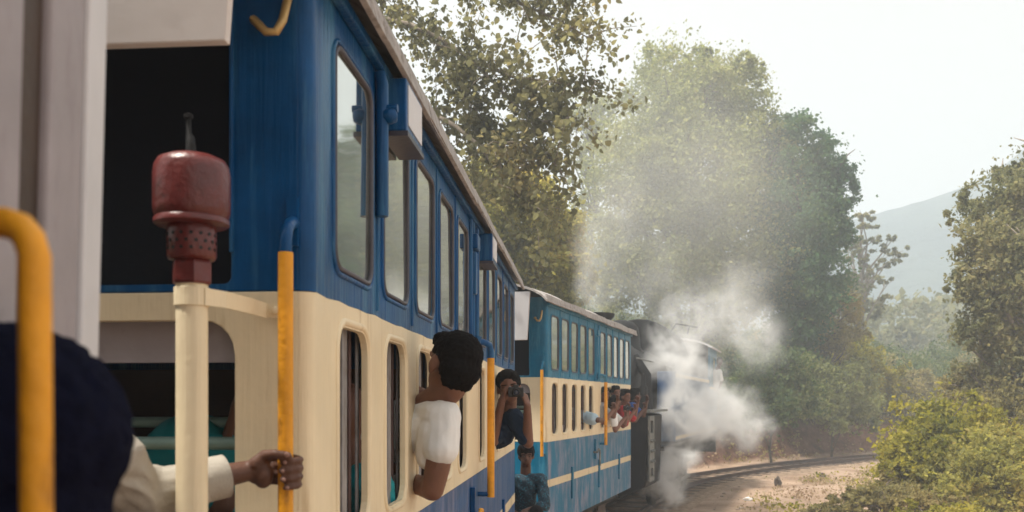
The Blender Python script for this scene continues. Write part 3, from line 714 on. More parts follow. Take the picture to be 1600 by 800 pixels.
f += [(0, n_, 3 * n_, 2 * n_), (n_ - 1, 3 * n_ - 1, 4 * n_ - 1, 2 * n_ - 1)]
cl.add(v, f)
cb = obj('pipe_clamp', cl, 'cream', vp, bevel=0.002)
for dx in (0.088, 0.114):
    obj('bolt', MB().lathe([(0.004, -0.012), (0.009, -0.010), (0.011, -0.004), (0.011, 0.002)], (px_ + dx, py_ + 0.291, 0.233), 'Y', 8), 'cream', cb)

hb_ = math.atan2(1.17, 4.87)
LB = 5.15
B_ = coach('blue and cream second coach coupled in front, with peeling lower paint', (-0.44, 10.28, H), -R(13.5), LB, 4.0, 'teal_blue', 'teal_peeling', 0, detail=False, hood='hood_white', hz0=0.70, hx0=-0.17)

# ------------------------------------------------------------------ foreground coach (the one the camera leans out of)
wc = R(12)
C_ = empty('passenger_coach', (-0.694, 1.215, H), wc, 'pale mauve doorway corner of the coach at the left edge', 'coach', 'coaches of the train')
C_.rotation_euler.y = R(1.4)
# local: x outwards, y forwards, origin at the front right corner
obj('corner_post', MB().b2((-0.06, -0.070, -1.45), (0.006, 0.0, 1.2)), 'off_white', C_, bevel=0.004)
obj('door_post', MB().b2((-0.06, -0.182, -1.45), (0.0, -0.0705, 1.2)), 'mauve_grey', C_, bevel=0.006)
obj('door_rebate', MB().b2((-0.06, -0.26, -1.45), (-0.012, -0.1825, 1.2)), 'seat_brown', C_)
obj('door_leaf', MB().b2((-0.05, -0.36, -1.45), (0.0, -0.2605, 1.2)), 'mauve_grey', C_, bevel=0.006)
obj('end_wall', MB().b2((-1.95, -0.06, -1.45), (-0.0605, -0.01, 1.2)), 'mauve_grey', C_)
obj('lower_panel', MB().b2((-0.05, -6, -1.45), (0.0, -0.3605, -0.56)), 'navy_blue', C_)
obj('window_panel', MB().b2((-0.05, -6, -0.559), (0.0, -1.9, 0.286)), 'cream', C_)
obj('upper_panel', MB().b2((-0.05, -6, 0.287), (0.0, -1.9, 1.16)), 'navy_blue', C_)
obj('roof', MB().add([(0.08, 0.3, 1.2), (-0.5, 0.3, 1.42), (-1.5, 0.3, 1.42), (-2.05, 0.3, 1.2), (0.08, -6, 1.2), (-0.5, -6, 1.42), (-1.5, -6, 1.42), (-2.05, -6, 1.2), (0.08, 0.3, 1.17), (-2.05, 0.3, 1.17), (0.08, -6, 1.17), (-2.05, -6, 1.17)],
    [(0, 1, 5, 4), (1, 2, 6, 5), (2, 3, 7, 6), (8, 10, 11, 9), (0, 8, 9, 3, 2, 1), (4, 5, 6, 7, 11, 10), (0, 4, 10, 8), (3, 9, 11, 7)]), 'roof_grey', C_)
obj('floor', MB().b2((-1.95, -6, -1.16), (-0.055, -0.07, -1.10)), 'dark_inside', C_)
obj('left_wall', MB().b2((-1.95, -6, -1.45), (-1.90, -0.07, 1.2)), 'navy_blue', C_)
ci = C_.matrix_basis.inverted() if False else (Matrix.Translation(C_.location) @ Matrix.Rotation(wc, 4, 'Z') @ Matrix.Rotation(R(1.4), 4, 'Y')).inverted()
def inC(p): return ci @ Vector(p)
rb = inC(P(57, 800, 0.74)); rt_ = inC(P(54, 400, 0.74)); rl = inC(P(-40, 348, 0.76))
mb = MB().tube([rb - Vector((0, 0, 0.5)), rb, rt_ * 0.4 + rb * 0.6, rt_, rt_ + Vector((-0.004, -0.0, 0.012)), inC(P(47, 375, 0.742)), inC(P(32, 356, 0.744)), inC(P(8, 348, 0.748)), rl, rl + Vector((-0.08, -0.06, 0))], 0.0128, 14)
obj('handrail', mb, 'yellow_rail', C_, 60)

# ------------------------------------------------------------------ locomotive
YL = Vector((0.02, 16.35, 0.20)); HL = R(14)
LO = empty('steam_locomotive', YL, -HL, 'black and blue steam locomotive half hidden in white steam', 'locomotive')
def cylY(mb, x, z, r, y0, y1, n=28):
    mb.lathe([(r * 0.96, y0), (r, y0 + 0.02), (r, y1 - 0.02), (r * 0.96, y1)], (x, 0, z), 'Y', n); return mb
obj('boiler', cylY(MB(), 0, 2.75, 0.72, 0.9, 9.6), 'black_iron', LO, 40)
sb_ = obj('smokebox', cylY(MB(), 0, 2.75, 0.80, 0.05, 1.6), 'black_iron', LO, 40)
obj('smokebox_door', MB().lathe([(0.66, 0.05), (0.66, 0.02), (0.55, -0.03), (0.3, -0.07), (0.03, -0.085)], (0, 0, 2.75), 'Y', 32), 'black_iron', sb_, 40)
obj('door_hinge', MB().b2((-0.62, -0.08, 2.9), (0.1, -0.05, 2.96)).b2((-0.62, -0.08, 2.5), (0.1, -0.05, 2.56)), 'iron_grey', sb_)
obj('chimney', MB().lathe([(0.36, 3.40), (0.28, 3.50), (0.26, 3.56), (0.27, 3.78), (0.34, 3.86), (0.35, 3.92), (0.26, 3.925), (0.2, 3.6)], (0.0, 0.75, 0), 'Z', 28), 'black_iron', LO, 40)
obj('steam_dome', MB().lathe([(0.50, 3.3), (0.42, 3.42), (0.40, 3.70), (0.37, 3.84), (0.28, 3.94), (0.12, 3.99), (0.02, 4.0)], (0.0, 3.0, 0), 'Z', 28), 'black_iron', LO, 40)
# arched casing over the firebox
v = []; f = []; pr = []
for i in range(17):
    a = R(-8 + 196 * i / 16); pr.append((0.96 * math.cos(a), 3.26 + 0.94 * math.sin(a)))
pr = [(0.96, 2.3)] + pr + [(-0.96, 2.3)]
for y in (5.0, 6.6):
    for p in pr: v.append((p[0], y, p[1]))
k = len(pr); f = [tuple(range(k - 1, -1, -1)), tuple(range(k, 2 * k))] + [(i, (i + 1) % k, k + (i + 1) % k, k + i) for i in range(k)]
ac = obj('arched_casing', MB().add(v, f), 'black_iron', LO, 40, bevel=0.02)
obj('casing_rod', MB().tube([(0.75, 4.95, 3.85), (0.90, 4.9, 4.05), (1.35, 5.2, 3.98)], 0.018, 8).tube([(1.18, 5.1, 4.0), (1.13, 5.1, 3.82)], 0.016, 8), 'black_iron', ac)
for s in (-1, 1):
    tk = obj('side_tank', MB().b2((s * 0.74, 3.2, 1.40), (s * 1.13, 9.7, 2.90)), 'navy_blue', LO, bevel=0.02)
    for z in (1.44, 2.78): obj('tank_stripe', MB().b2((s * 1.128, 3.25, z), (s * 1.136, 9.65, z + 0.08)), 'cream_worn', tk)
    # stacked inclined cylinders at the front
    cyb = obj('cylinder_block', MB().add([(s * 0.62, -0.25, 0.55), (s * 1.12, -0.25, 0.75), (s * 1.16, -0.25, 2.02), (s * 0.62, -0.25, 2.06), (s * 0.62, 1.3, 0.55), (s * 1.12, 1.3, 0.75), (s * 1.16, 1.3, 2.02), (s * 0.62, 1.3, 2.06)],
        [(0, 1, 2, 3), (7, 6, 5, 4), (0, 4, 5, 1), (1, 5, 6, 2), (2, 6, 7, 3), (3, 7, 4, 0)]), 'black_iron', LO, bevel=0.03)
    fl = [rrect(-0.17, z0, 0.17, z1, 0.03) for z0, z1 in ((0.92, 1.06), (1.14, 1.42), (1.52, 1.72), (1.80, 1.94))]
    obj('flange_plate', MB().plate(rrect(-0.25, 0.84, 0.25, 2.0, 0.03), [rrect(-0.13, z0, 0.13, z1, 0.04) for z0, z1 in ((0.93, 1.08), (1.70, 1.92))], (lambda s_: (lambda u, v_, w_: (s_ * (1.165 + w_), u - 0.02, v_)))(s), 0.03), 'iron_grey', cyb, bevel=0.004)
    mb = MB()
    for z in (1.20, 1.38, 1.56):
        for u in (-0.15, 0.06): mb.lathe([(0.02, 0), (0.028, 0.01), (0.028, 0.03), (0.014, 0.045)] if s > 0 else [(0.02, 0), (0.028, -0.01), (0.028, -0.03), (0.014, -0.045)], (s * 1.195, u, z), 'X', 8)
    obj('valve_bolt', mb, 'iron_grey', cyb)
    obj('steam_pipe', MB().tube([(s * 0.7, 0.9, 3.1), (s * 0.95, 0.8, 2.75), (s * 1.0, 0.7, 2.1)], 0.09, 10), 'black_iron', LO, 60)
    obj('lubricator', MB().lathe([(0.06, 2.05), (0.08, 2.1), (0.08, 2.5), (0.05, 2.55), (0.03, 2.75), (0.0, 2.76)], (s * 1.02, 0.1, 0), 'Z', 12), 'black_iron', LO, 40)
    obj('footplate', MB().b2((s * 0.6, -0.3, 2.07), (s * 1.22, 1.6, 2.11)), 'iron_grey', LO)
    obj('handrail', MB().tube([(s * 0.86, 0.3, 3.05), (s * 0.86, 4.9, 3.05)], 0.016, 8), 'iron_grey', LO)
    for yy in (3.4, 5.0, 6.6, 8.2):
        wh = obj('wheel', MB().lathe([(0.0, -0.05), (0.12, -0.06), (0.13, -0.02), (0.30, -0.02), (0.32, -0.05), (0.40, -0.05), (0.42, 0.05), (0.44, 0.07), (0, 0.07)], (s * 0.58, yy, 0.43), 'X', 26), 'black_iron', LO, 40)
        obj('crank_pin', MB().lathe([(0.05, 0), (0.05, s * 0.15), (0.0, s * 0.15)], (s * 0.62, yy, 0.30), 'X', 10), 'iron_grey', wh)
    obj('coupling_rod', MB().b2((s * 0.70, 3.3, 0.26), (s * 0.75, 8.3, 0.35)), 'iron_grey', LO)
    obj('frame', MB().b2((s * 0.42, 0.0, 0.55), (s * 0.50, 11.6, 1.4)), 'black_iron', LO)
    obj('buffer', MB().lathe([(0.07, 0.0), (0.07, 0.26), (0.18, 0.27), (0.18, 0.31), (0, 0.32)] , (s * 0.55, 11.75, 1.0), 'Y', 16), 'black_iron', LO, 40)
obj('running_board', MB().b2((-1.16, 1.5, 1.30), (1.16, 11.7, 1.38)), 'black_iron', LO)
obj('buffer_beam', MB().b2((-1.1, -0.35, 0.75), (0.6, -0.26, 1.15)), 'black_iron', LO)
obj('buffer_beam', MB().b2((-1.1, 11.62, 0.75), (1.1, 11.74, 1.2)), 'black_iron', LO)
cabw = MB()
cs = 1.14
cab = obj('cab_side', MB().plate([(9.6, 1.39), (11.6, 1.39), (11.6, 3.78), (9.6, 3.78)], [rrect(10.55, 2.72, 11.35, 3.55, 0.1)], (lambda u, v_, w_: (cs - w_, u, v_)), 0.04), 'teal_blue', LO)
for z in (1.44, 2.60): obj('cab_stripe', MB().b2((cs - 0.01, 9.62, z), (cs + 0.006, 11.58, z + 0.08)), 'cream_worn', cab)
obj('cab_side', MB().plate([(9.6, 1.39), (11.6, 1.39), (11.6, 3.78), (9.6, 3.78)], [rrect(10.4, 2.72, 11.3, 3.55, 0.1)], (lambda u, v_, w_: (-cs + w_, u, v_)), 0.04), 'teal_blue', LO)
obj('cab_front', MB().b2((-1.09, 9.6, 1.39), (1.09, 9.65, 3.9)), 'black_iron', LO)
obj('cab_back', MB().b2((-1.09, 11.55, 1.39), (1.09, 11.6, 2.9)), 'black_iron', LO)
v = []; f = []; pr = []
for i in range(13):
    a = R(25 + 130 * i / 12); pr.append((1.30 * math.cos(a) / math.cos(R(25)) * 0.96, 3.62 + 0.5 * math.sin(a) - 0.06))
for y in (9.3, 11.95):
    for p in pr: v.append((p[0], y, p[1]))
    for p in reversed(pr): v.append((p[0] * 0.98, y, p[1] - 0.04))
k = len(pr) * 2; f = [tuple(range(k - 1, -1, -1)), tuple(range(k, 2 * k))] + [(i, (i + 1) % k, k + (i + 1) % k, k + i) for i in range(k)]
obj('cab_roof', MB().add(v, f), 'off_white', LO, 40)

# ------------------------------------------------------------------ people
def basis(fwd, up=(0, 0, 1)):
    f_ = Vector(fwd).normalized(); u = Vector(up); r_ = f_.cross(u).normalized(); u = r_.cross(f_).normalized()
    return f_, r_, u
def rotm(f_, r_, u): return Matrix((r_, f_, u)).transposed()
def head_prims(c, fwd, up=(0, 0, 1), k=1.0):
    c = Vector(c); f_, r_, u = basis(fwd, up); m = rotm(f_, r_, u)
    q = lambda a, b, d: c + r_ * a * k + f_ * b * k + u * d * k
    p = [('e', q(0, -0.008, 0.03), (0.076 * k, 0.094 * k, 0.088 * k), m),
         ('e', q(0, 0.020, -0.045), (0.058 * k, 0.070 * k, 0.068 * k), m),
         ('e', q(0, 0.048, -0.082), (0.030 * k, 0.030 * k, 0.024 * k), m),
         ('c', q(0, 0.082, 0.012), 0.010 * k, q(0, 0.104, -0.024), 0.014 * k),
         ('c', q(-0.024, 0.080, -0.058), 0.009 * k, q(0.024, 0.080, -0.058), 0.009 * k),
         ('c', q(-0.05, 0.066, 0.026), 0.011 * k, q(0.05, 0.066, 0.026), 0.011 * k)]
    for s in (-1, 1):
        p.append(('e', q(s * 0.078, -0.004, -0.012), (0.011 * k, 0.021 * k, 0.031 * k), m))
    return p, q, m
def hand_prims(wrist, d, n_, thumb, curl=0.5, k=1.0):
    """palm, four fingers and a thumb; d = finger direction, n_ = palm normal, thumb = side of the thumb"""
    w_ = Vector(wrist); d = Vector(d).normalized(); n_ = Vector(n_); n_ = (n_ - d * n_.dot(d)).normalized(); t = d.cross(n_).normalized()
    if t.dot(Vector(thumb)) < 0: t = -t
    p = []
    for i, o_ in enumerate((0.030, 0.010, -0.011, -0.030)):
        L = (0.070, 0.078, 0.072, 0.058)[i] * k
        kn = w_ + d * (0.088 - 0.006 * abs(i - 1)) * k + t * o_ * k
        p.append(('c', w_ + d * 0.012 * k + t * o_ * 0.55 * k, 0.0155 * k, kn, 0.0125 * k))
        a = kn; ang = curl * 0.9
        for j, fr in enumerate((0.42, 0.33, 0.25)):
            dd = d * math.cos(ang) + n_ * math.sin(ang); b = a + dd * L * fr
            p.append(('c', a, (0.0105 - 0.0012 * j) * k, b, (0.0098 - 0.0014 * j) * k)); a = b; ang += curl * 1.1
    a = w_ + d * 0.025 * k + t * 0.030 * k; b = a + (d * 0.55 + t * 0.6 + n_ * 0.5).normalized() * 0.042 * k; c = b + (d * 0.85 + t * 0.1 + n_ * 0.45).normalized() * 0.034 * k
    p += [('c', a, 0.016 * k, b, 0.012 * k), ('c', b, 0.0115 * k, c, 0.0095 * k)]
    return p
def eyes(root, q, m, k=1.0):
    for s in (-1, 1):
        mb = MB(); ellipsoid(mb, q(s * 0.031, 0.081, 0.006), (0.013 * k, 0.006 * k, 0.006 * k), m, 10, 6); obj('eye', mb, 'eye_dark', root, 180)
        mb = MB(); capsule(mb, q(s * 0.016, 0.083, 0.024), 0.004 * k, q(s * 0.048, 0.074, 0.026), 0.003 * k, 6); obj('eyebrow', mb, 'hair_black', root, 180)
def hair(root, q, m, k=1.0, vox=0.008, full=1.0, mat='hair_black', fringe=True):
    p = [('e', q(0, -0.022, 0.045), (0.086 * k * full, 0.096 * k * full, 0.085 * k * full), m), ('e', q(0, -0.060, -0.005), (0.074 * k * full, 0.055 * k * full, 0.075 * k * full), m)]
    if fringe: p.append(('e', q(0.01, 0.045, 0.095), (0.066 * k, 0.048 * k, 0.033 * k), m))
    return fuse('hair', p, mat, vox, root, 2, noise=0.012 * k, nscale=0.025)

# --- 1: person in the dark knitted cap, very close at the left edge
hc = P(26, 716, 0.93)
f_ = Vector((0.35, 0.9, 0))
pr, q, m = head_prims(hc, f_, k=1.12)
nk = q(0, -0.03, -0.10)
pe = fuse('person', pr + [('c', nk, 0.065, nk - Vector((0.02, 0.03, 0.12)), 0.075), ('c', nk + Vector((-0.02, -0.03, -0.2)), 0.13, nk + Vector((-0.06, -0.05, -0.7)), 0.13)], 'skin_dark', 0.012)
tag(pe, 'out-of-focus person in a dark navy woollen cap, head close up at the left edge', 'person', 'people on the train')
ca = fuse('knitted_cap', [('e', q(0, -0.012, 0.02), (0.118, 0.128, 0.118), m), ('e', q(0, -0.02, -0.06), (0.108, 0.112, 0.09), m)], 'wool_navy', 0.008, pe, 2, noise=0.014, nscale=0.012)
fuse('jacket', [('c', nk + Vector((-0.02, -0.02, -0.09)), 0.10, nk + Vector((-0.03, -0.03, -0.2)), 0.16), ('c', nk + Vector((-0.04, -0.03, -0.2)), 0.17, nk + Vector((-0.1, -0.05, -0.75)), 0.17), ('c', nk + Vector((-0.02, 0.0, -0.17)), 0.08, nk + Vector((0.05, 0.13, -0.45)), 0.07), ('c', nk + Vector((-0.1, -0.1, -0.17)), 0.09, nk + Vector((-0.2, -0.2, -0.45)), 0.07)], 'cloth_navy', 0.014, pe, 4)

# --- 2: person between the coaches, hand round the yellow handrail
RX, RY = -0.70 - 0.030, YA - 0.115           # handrail axis in the world
hz = P(447, 733, 2.18).z
wr = Vector((RX - 0.085, RY - 0.012, hz - 0.003))
sk = []
# palm to the left of the rail, fingers pass behind it and close round the front
pc = Vector((RX - 0.038, RY + 0.004, hz))
for i in range(4):
    z = hz + 0.0285 - i * 0.0205; r0 = (0.0098, 0.0100, 0.0095, 0.0086)[i]; rad = 0.0185 + r0 + 0.0005
    span = (232, 240, 236, 222)[i]
    kn = Vector((RX - 0.050, RY + 0.022, z + 0.002))
    sk.append(('c', wr + Vector((0.012, 0.004, (z - hz) * 0.55)), 0.0165, kn, 0.0125))
    pa = kn
    ang = 150
    steps = 7
    for j in range(steps + 1):
        a = R(ang - span * j / steps)
        b = Vector((RX + (rad + 0.006 * math.sin(PI * j / steps)) * math.cos(a), RY + rad * math.sin(a), z - 0.0015 * j))
        sk.append(('c', pa, r0 + 0.0008 * (j in (0, 3)), b, r0 - 0.0002 * j)); pa = b
sk.append(('c', wr + Vector((0.018, -0.008, 0.016)), 0.019, Vector((RX - 0.046, RY - 0.018, hz + 0.034)), 0.0145))
sk.append(('c', Vector((RX - 0.046, RY - 0.018, hz + 0.034)), 0.0145, Vector((RX - 0.014, RY - 0.033, hz + 0.038)), 0.0118))
sk.append(('c', Vector((RX - 0.014, RY - 0.033, hz + 0.038)), 0.0118, Vector((RX + 0.016, RY - 0.030, hz + 0.034)), 0.0100))
sk.append(('e', Vector((RX - 0.052, RY - 0.012, hz - 0.014)), (0.026, 0.020, 0.034)))
el = P(215, 775, 2.02); sh = P(165, 712, 1.90)
sk.append(('c', wr + Vector((0.012, 0, 0)), 0.024, wr, 0.0255)); sk.append(('c', wr, 0.0255, wr.lerp(el, 0.35), 0.031))
sk.append(('c', wr.lerp(el, 0.35), 0.031, el, 0.04))
hp = P(48, 545, 1.90)
hpr, q, m = head_prims(hp, (0.7, 0.6, 0))
nk = q(0, -0.02, -0.09); ch = sh + Vector((-0.19, -0.03, -0.05))
pe = fuse('person', sk + hpr + [('c', nk, 0.055, ch, 0.06), ('c', ch, 0.12, ch + Vector((0, 0, -0.5)), 0.12), ('c', el, 0.04, sh, 0.05)], 'skin_dark', 0.0042, None, 3)
tag(pe, 'person between the coaches in a beige shirt whose hand grips the yellow handrail', 'person', 'people on the train')
hair(pe, q, m)
cuff = wr.lerp(el, 0.30)
fd = (el - wr).normalized()
fuse('shirt', [('c', cuff + fd * 0.058, 0.049, wr.lerp(el, 0.52), 0.057), ('c', wr.lerp(el, 0.52), 0.057, el, 0.066), ('c', el + Vector((0, 0, 0.0)), 0.066, sh, 0.070), ('c', sh, 0.075, ch, 0.12), ('c', ch + Vector((0, 0, 0.0)), 0.13, ch + Vector((0, 0, -0.42)), 0.135), ('c', ch + Vector((-0.1, 0, 0)), 0.08, ch + Vector((-0.22, 0, -0.3)), 0.06)], 'cloth_beige', 0.005, pe, 4, noise=0.008, nscale=0.11, folds=((0.8, 0.1, 0.55), 10, 4, 0.013))
obj('cuff', MB().tube([cuff - fd * 0.016, cuff + fd * 0.012, cuff + fd * 0.05], [0.0520, 0.0530, 0.0525], 28, cap=False).tube([cuff - fd * 0.016, cuff + fd * 0.012, cuff + fd * 0.05], [0.0490, 0.0500, 0.0480], 28, cap=False).tube([cuff - fd * 0.0165, cuff - fd * 0.014], 0.0530, 28, cap=False), 'cloth_beige', pe, 60)
fuse('trousers', [('c', ch + Vector((0.07, 0, -0.5)), 0.10, ch + Vector((0.08, 0, -0.95)), 0.07), ('c', ch + Vector((-0.07, 0, -0.5)), 0.10, ch + Vector((-0.08, 0, -0.95)), 0.07)], 'cloth_black', 0.014, pe)
for i in range(4):
    z = hz + 0.0285 - i * 0.0205 - 0.0105; r0 = 0.0093; rad = 0.0185 + r0; a = R(150 - (232, 240, 236, 222)[i] + 8)
    mb = MB(); ellipsoid(mb, (RX + (rad + 0.0075) * math.cos(a), RY + (rad + 0.0075) * math.sin(a), z), (0.0048, 0.0028, 0.0050), None, 10, 6); obj('nail', mb, 'nail', pe, 180)
mb = MB(); ellipsoid(mb, (RX + 0.016, RY - 0.0385, hz + 0.037), (0.0072, 0.0030, 0.0065), None, 10, 6); obj('nail', mb, 'nail', pe, 180)

# --- 3: man in the white T-shirt leaning out of the near coach's third window
hd = P(707, 572, 3.62)
f_ = Vector((-0.62, 0.75, 0.12)); pr, q, m = head_prims(hd, f_, up=(0.25, 0, 1), k=1.22)
s1 = P(697, 652, 3.60)          # outer shoulder
s2 = Vector((-0.80, 3.86, s1.z + 0.015))
nk0 = q(0, -0.03, -0.07); nk1 = s1.lerp(s2, 0.40) + Vector((0, 0, 0.04))
e1 = P(676, 765, 3.58); e1.x -= 0.0
w1 = Vector((-0.90, 3.98, e1.z + 0.03))
e1b = P(688, 752, 3.56)
cst = s1.lerp(s2, 0.5)
pe = fuse('person', pr + [('c', nk0, 0.058, nk1, 0.064), ('c', s1, 0.060, P(684, 728, 3.57), 0.052), ('c', P(684, 728, 3.57), 0.052, e1, 0.047), ('c', e1, 0.046, w1, 0.034), ('c', cst + Vector((-0.07, 0.03, -0.08)), 0.11, cst + Vector((-0.36, 0.08, -0.24)), 0.12), ('c', s2, 0.05, Vector((-0.80, 3.95, s2.z - 0.20)), 0.045),
     ('c', Vector((-0.80, 3.95, s2.z - 0.20)), 0.04, P(652, 612, 3.86), 0.028)] + hand_prims(P(654, 606, 3.84), Vector((0.05, -0.1, -1)), Vector((0.3, -1, 0)), (1, 0, 0), 0.5, 0.95), 'skin_brown', 0.009)
tag(pe, 'man in a white T-shirt leaning from the nearest coach, back of head to us', 'person', 'people on the train')
fuse('shirt', [('c', s1 + Vector((-0.012, 0, 0.004)), 0.074, P(689, 700, 3.57), 0.073), ('c', s1 + Vector((-0.02, 0.01, -0.03)), 0.078, cst + Vector((-0.10, 0.03, -0.10)), 0.115), ('c', cst + Vector((-0.06, 0.03, -0.05)), 0.105, cst + Vector((-0.36, 0.08, -0.22)), 0.135), ('c', nk1 + Vector((0.0, 0, -0.035)), 0.078, s1 + Vector((-0.03, 0, 0.0)), 0.072), ('c', nk1 + Vector((0, 0, -0.05)), 0.08, s2, 0.07), ('c', s1 + Vector((-0.05, -0.005, -0.06)), 0.07, P(672, 712, 3.62), 0.06)], 'cloth_white', 0.006, pe, 6, noise=0.005, nscale=0.12, folds=((0.8, 0.6, 0.35), 6, 2, 0.006))
fuse('hair', [('e', q(0, -0.016, 0.040), (0.098, 0.120, 0.098), m), ('e', q(0, -0.052, -0.006), (0.091, 0.076, 0.078), m), ('e', q(0, -0.050, -0.050), (0.070, 0.052, 0.040), m), ('e', q(0, 0.05, 0.075), (0.078, 0.06, 0.045), m)], 'hair_black', 0.006, pe, 1, noise=0.014, nscale=0.012)
fuse('trousers', [('c', cst + Vector((-0.42, 0.08, -0.35)), 0.13, cst + Vector((-0.50, 0.10, -0.75)), 0.10)], 'cloth_navy', 0.014, pe)

def camera_obj(name, loc, fwd, label, k=1.0, up=(0, 0, 1)):
    f_, r_, u = basis(fwd, up)
    e = bpy.data.objects.new(name, None); COL.objects.link(e); e.empty_display_size = 0.05
    mw = rotm(f_, r_, u).to_4x4(); mw.translation = Vector(loc); e.matrix_world = mw
    tag(e, label, 'camera', 'cameras held by passengers')
    obj('body', MB().b2((-0.062 * k, -0.025 * k, -0.042 * k), (0.062 * k, 0.025 * k, 0.036 * k)).b2((-0.022 * k, -0.022 * k, 0.03 * k), (0.022 * k, 0.022 * k, 0.056 * k)), 'camera_black', e, bevel=0.006 * k)
    ln = obj('lens', MB().lathe([(0.030 * k, 0.02 * k), (0.034 * k, 0.03 * k), (0.034 * k, 0.07 * k), (0.031 * k, 0.072 * k), (0.031 * k, 0.085 * k), (0.027 * k, 0.087 * k), (0.025 * k, 0.075 * k)], (0, 0, -0.004 * k), 'Y', 20), 'camera_black', e, 40)
    obj('front_glass', MB().lathe([(0.024 * k, 0.070 * k), (0.02 * k, 0.076 * k), (0.0, 0.079 * k)], (0, 0, -0.004 * k), 'Y', 16), 'lens_glass', ln, 60)
    obj('shutter_button', MB().lathe([(0.008 * k, 0.034 * k), (0.008 * k, 0.044 * k), (0, 0.045 * k)], (0.045 * k, 0, 0), 'Z', 10), 'camera_silver', e)
    return e
camera_obj('camera', P(657, 636, 3.80), (0.5, -1, -0.5), 'small black camera held beside the man in the white T-shirt', 0.75)

# --- 4: man photographing us from further along the same coach
ZP = 6.95
hd = P(795, 606, ZP); cpos = P(806, 612, ZP - 0.13)
pr, q, m = head_prims(hd, (0.10, -1, -0.05), up=(-0.12, 0, 1), k=1.1)
sR = P(787, 660, ZP + 0.12); sL = P(803, 652, ZP + 0.02)      # his shoulders
eL = P(825, 692, ZP - 0.05); wL = P(824, 634, ZP - 0.12); eR = P(770, 690, ZP - 0.0); wR = P(784, 626, ZP - 0.1)
bt = Vector((-1.02, ZP + 0.22, sL.z - 0.24))
skp = pr + [('c', q(0, -0.02, -0.08), 0.055, sL.lerp(sR, 0.5) + Vector((0, 0, 0.02)), 0.06), ('c', sL, 0.055, eL, 0.045), ('c', eL, 0.044, wL, 0.030), ('c', sR, 0.055, eR, 0.045), ('c', eR, 0.044, wR, 0.030), ('c', sL.lerp(sR, 0.5) + Vector((-0.04, 0.04, -0.06)), 0.07, bt, 0.09)]
skp += hand_prims(wL, Vector((-0.28, 0.05, 1)), Vector((-0.8, 0.5, 0)), (-0.4, 0.8, 0), 0.75, 0.95)
skp += hand_prims(wR, Vector((0.25, -0.05, 1)), Vector((0.8, 0.4, 0)), (0.5, 0.8, 0), 0.75, 0.95)
pe = fuse('person', skp, 'skin_brown', 0.010, None, 3)
tag(pe, 'man in a dark blue shirt leaning out and holding a camera to his eye', 'person', 'people on the train')
hair(pe, q, m, 1.1, full=1.06)
eyes(pe, q, m)
fuse('shirt', [('c', sL, 0.078, sL.lerp(eL, 0.80), 0.066), ('c', sR, 0.078, sR.lerp(eR, 0.75), 0.066), ('c', sL.lerp(sR, 0.5) + Vector((0, 0.02, -0.03)), 0.10, sL.lerp(sR, 0.5) + Vector((-0.06, 0.03, -0.10)), 0.115), ('c', sL.lerp(sR, 0.5) + Vector((-0.06, 0.03, -0.10)), 0.115, bt, 0.14), ('c', sL, 0.08, sR, 0.08)], 'cloth_navy', 0.009, pe, 4, noise=0.010, nscale=0.06, folds=((0.6, 0.3, 0.7), 12, 5, 0.010))
camera_obj('camera', cpos, (0.12, -1, -0.03), 'black camera with round lens held to the eye of the man in dark blue', 0.95)

# --- 5: man crouching on the step between the coaches
ZQ = 9.45
hd = P(822, 712, ZQ); pr, q, m = head_prims(hd, (0.15, -1, -0.1))
sR = P(797, 752, ZQ + 0.05); sL = P(845, 750, ZQ + 0.05)
cst = (sR + sL) / 2; hip = cst + Vector((-0.05, 0.12, -0.48))
eL = P(852, 790, ZQ - 0.08); wL = P(818, 800, ZQ - 0.25); eR = P(788, 795, ZQ - 0.05); wR = P(812, 806, ZQ - 0.25)
kL = P(838, 800, ZQ - 0.35); kR = P(800, 812, ZQ - 0.35)
aL = kL + Vector((0.02, 0.20, -0.46)); aR = kR + Vector((0, 0.20, -0.44))
pe = fuse('person', pr + [('c', q(0, -0.02, -0.08), 0.055, cst + Vector((0, 0.02, 0.04)), 0.06), ('c', cst + Vector((0, 0.02, -0.08)), 0.11, hip, 0.12), ('c', sL, 0.05, eL, 0.042), ('c', eL, 0.042, wL, 0.030), ('c', sR, 0.05, eR, 0.042), ('c', eR, 0.042, wR, 0.03), ('c', aL, 0.04, aL + Vector((0.03, -0.16, -0.03)), 0.035), ('c', aR, 0.04, aR + Vector((0.0, -0.16, -0.03)), 0.035)] + hand_prims(wL, wR - wL + Vector((0, -0.02, -0.02)), (0, 0.2, -1), (0, -1, 0.2), 0.5) + hand_prims(wR, wL - wR + Vector((0, -0.02, -0.02)), (0, 0.2, -1), (0, -1, 0.2), 0.5), 'skin_dark', 0.011)
tag(pe, 'man in a patterned teal shirt crouching on the step between the two coaches', 'person', 'people on the train')
hair(pe, q, m, full=1.12); eyes(pe, q, m)
fuse('shirt', [('c', sL, 0.076, sL.lerp(eL, 0.95), 0.064), ('c', sR, 0.076, sR.lerp(eR, 0.95), 0.064), ('c', sL, 0.08, sR, 0.08), ('c', cst + Vector((0, 0.02, -0.05)), 0.135, hip, 0.14), ('c', eL, 0.06, eL.lerp(wL, 0.3), 0.055)], 'cloth_pattern', 0.009, pe, 4, noise=0.010, nscale=0.06, folds=((0.5, 0.3, 0.8), 11, 5, 0.010))
fuse('trousers', [('c', hip + Vector((0.09, 0, 0)), 0.10, kL, 0.075), ('c', kL, 0.075, aL, 0.055), ('c', hip + Vector((-0.09, 0, 0)), 0.10, kR, 0.075), ('c', kR, 0.075, aR, 0.055)], 'cloth_black', 0.012, pe, 4)

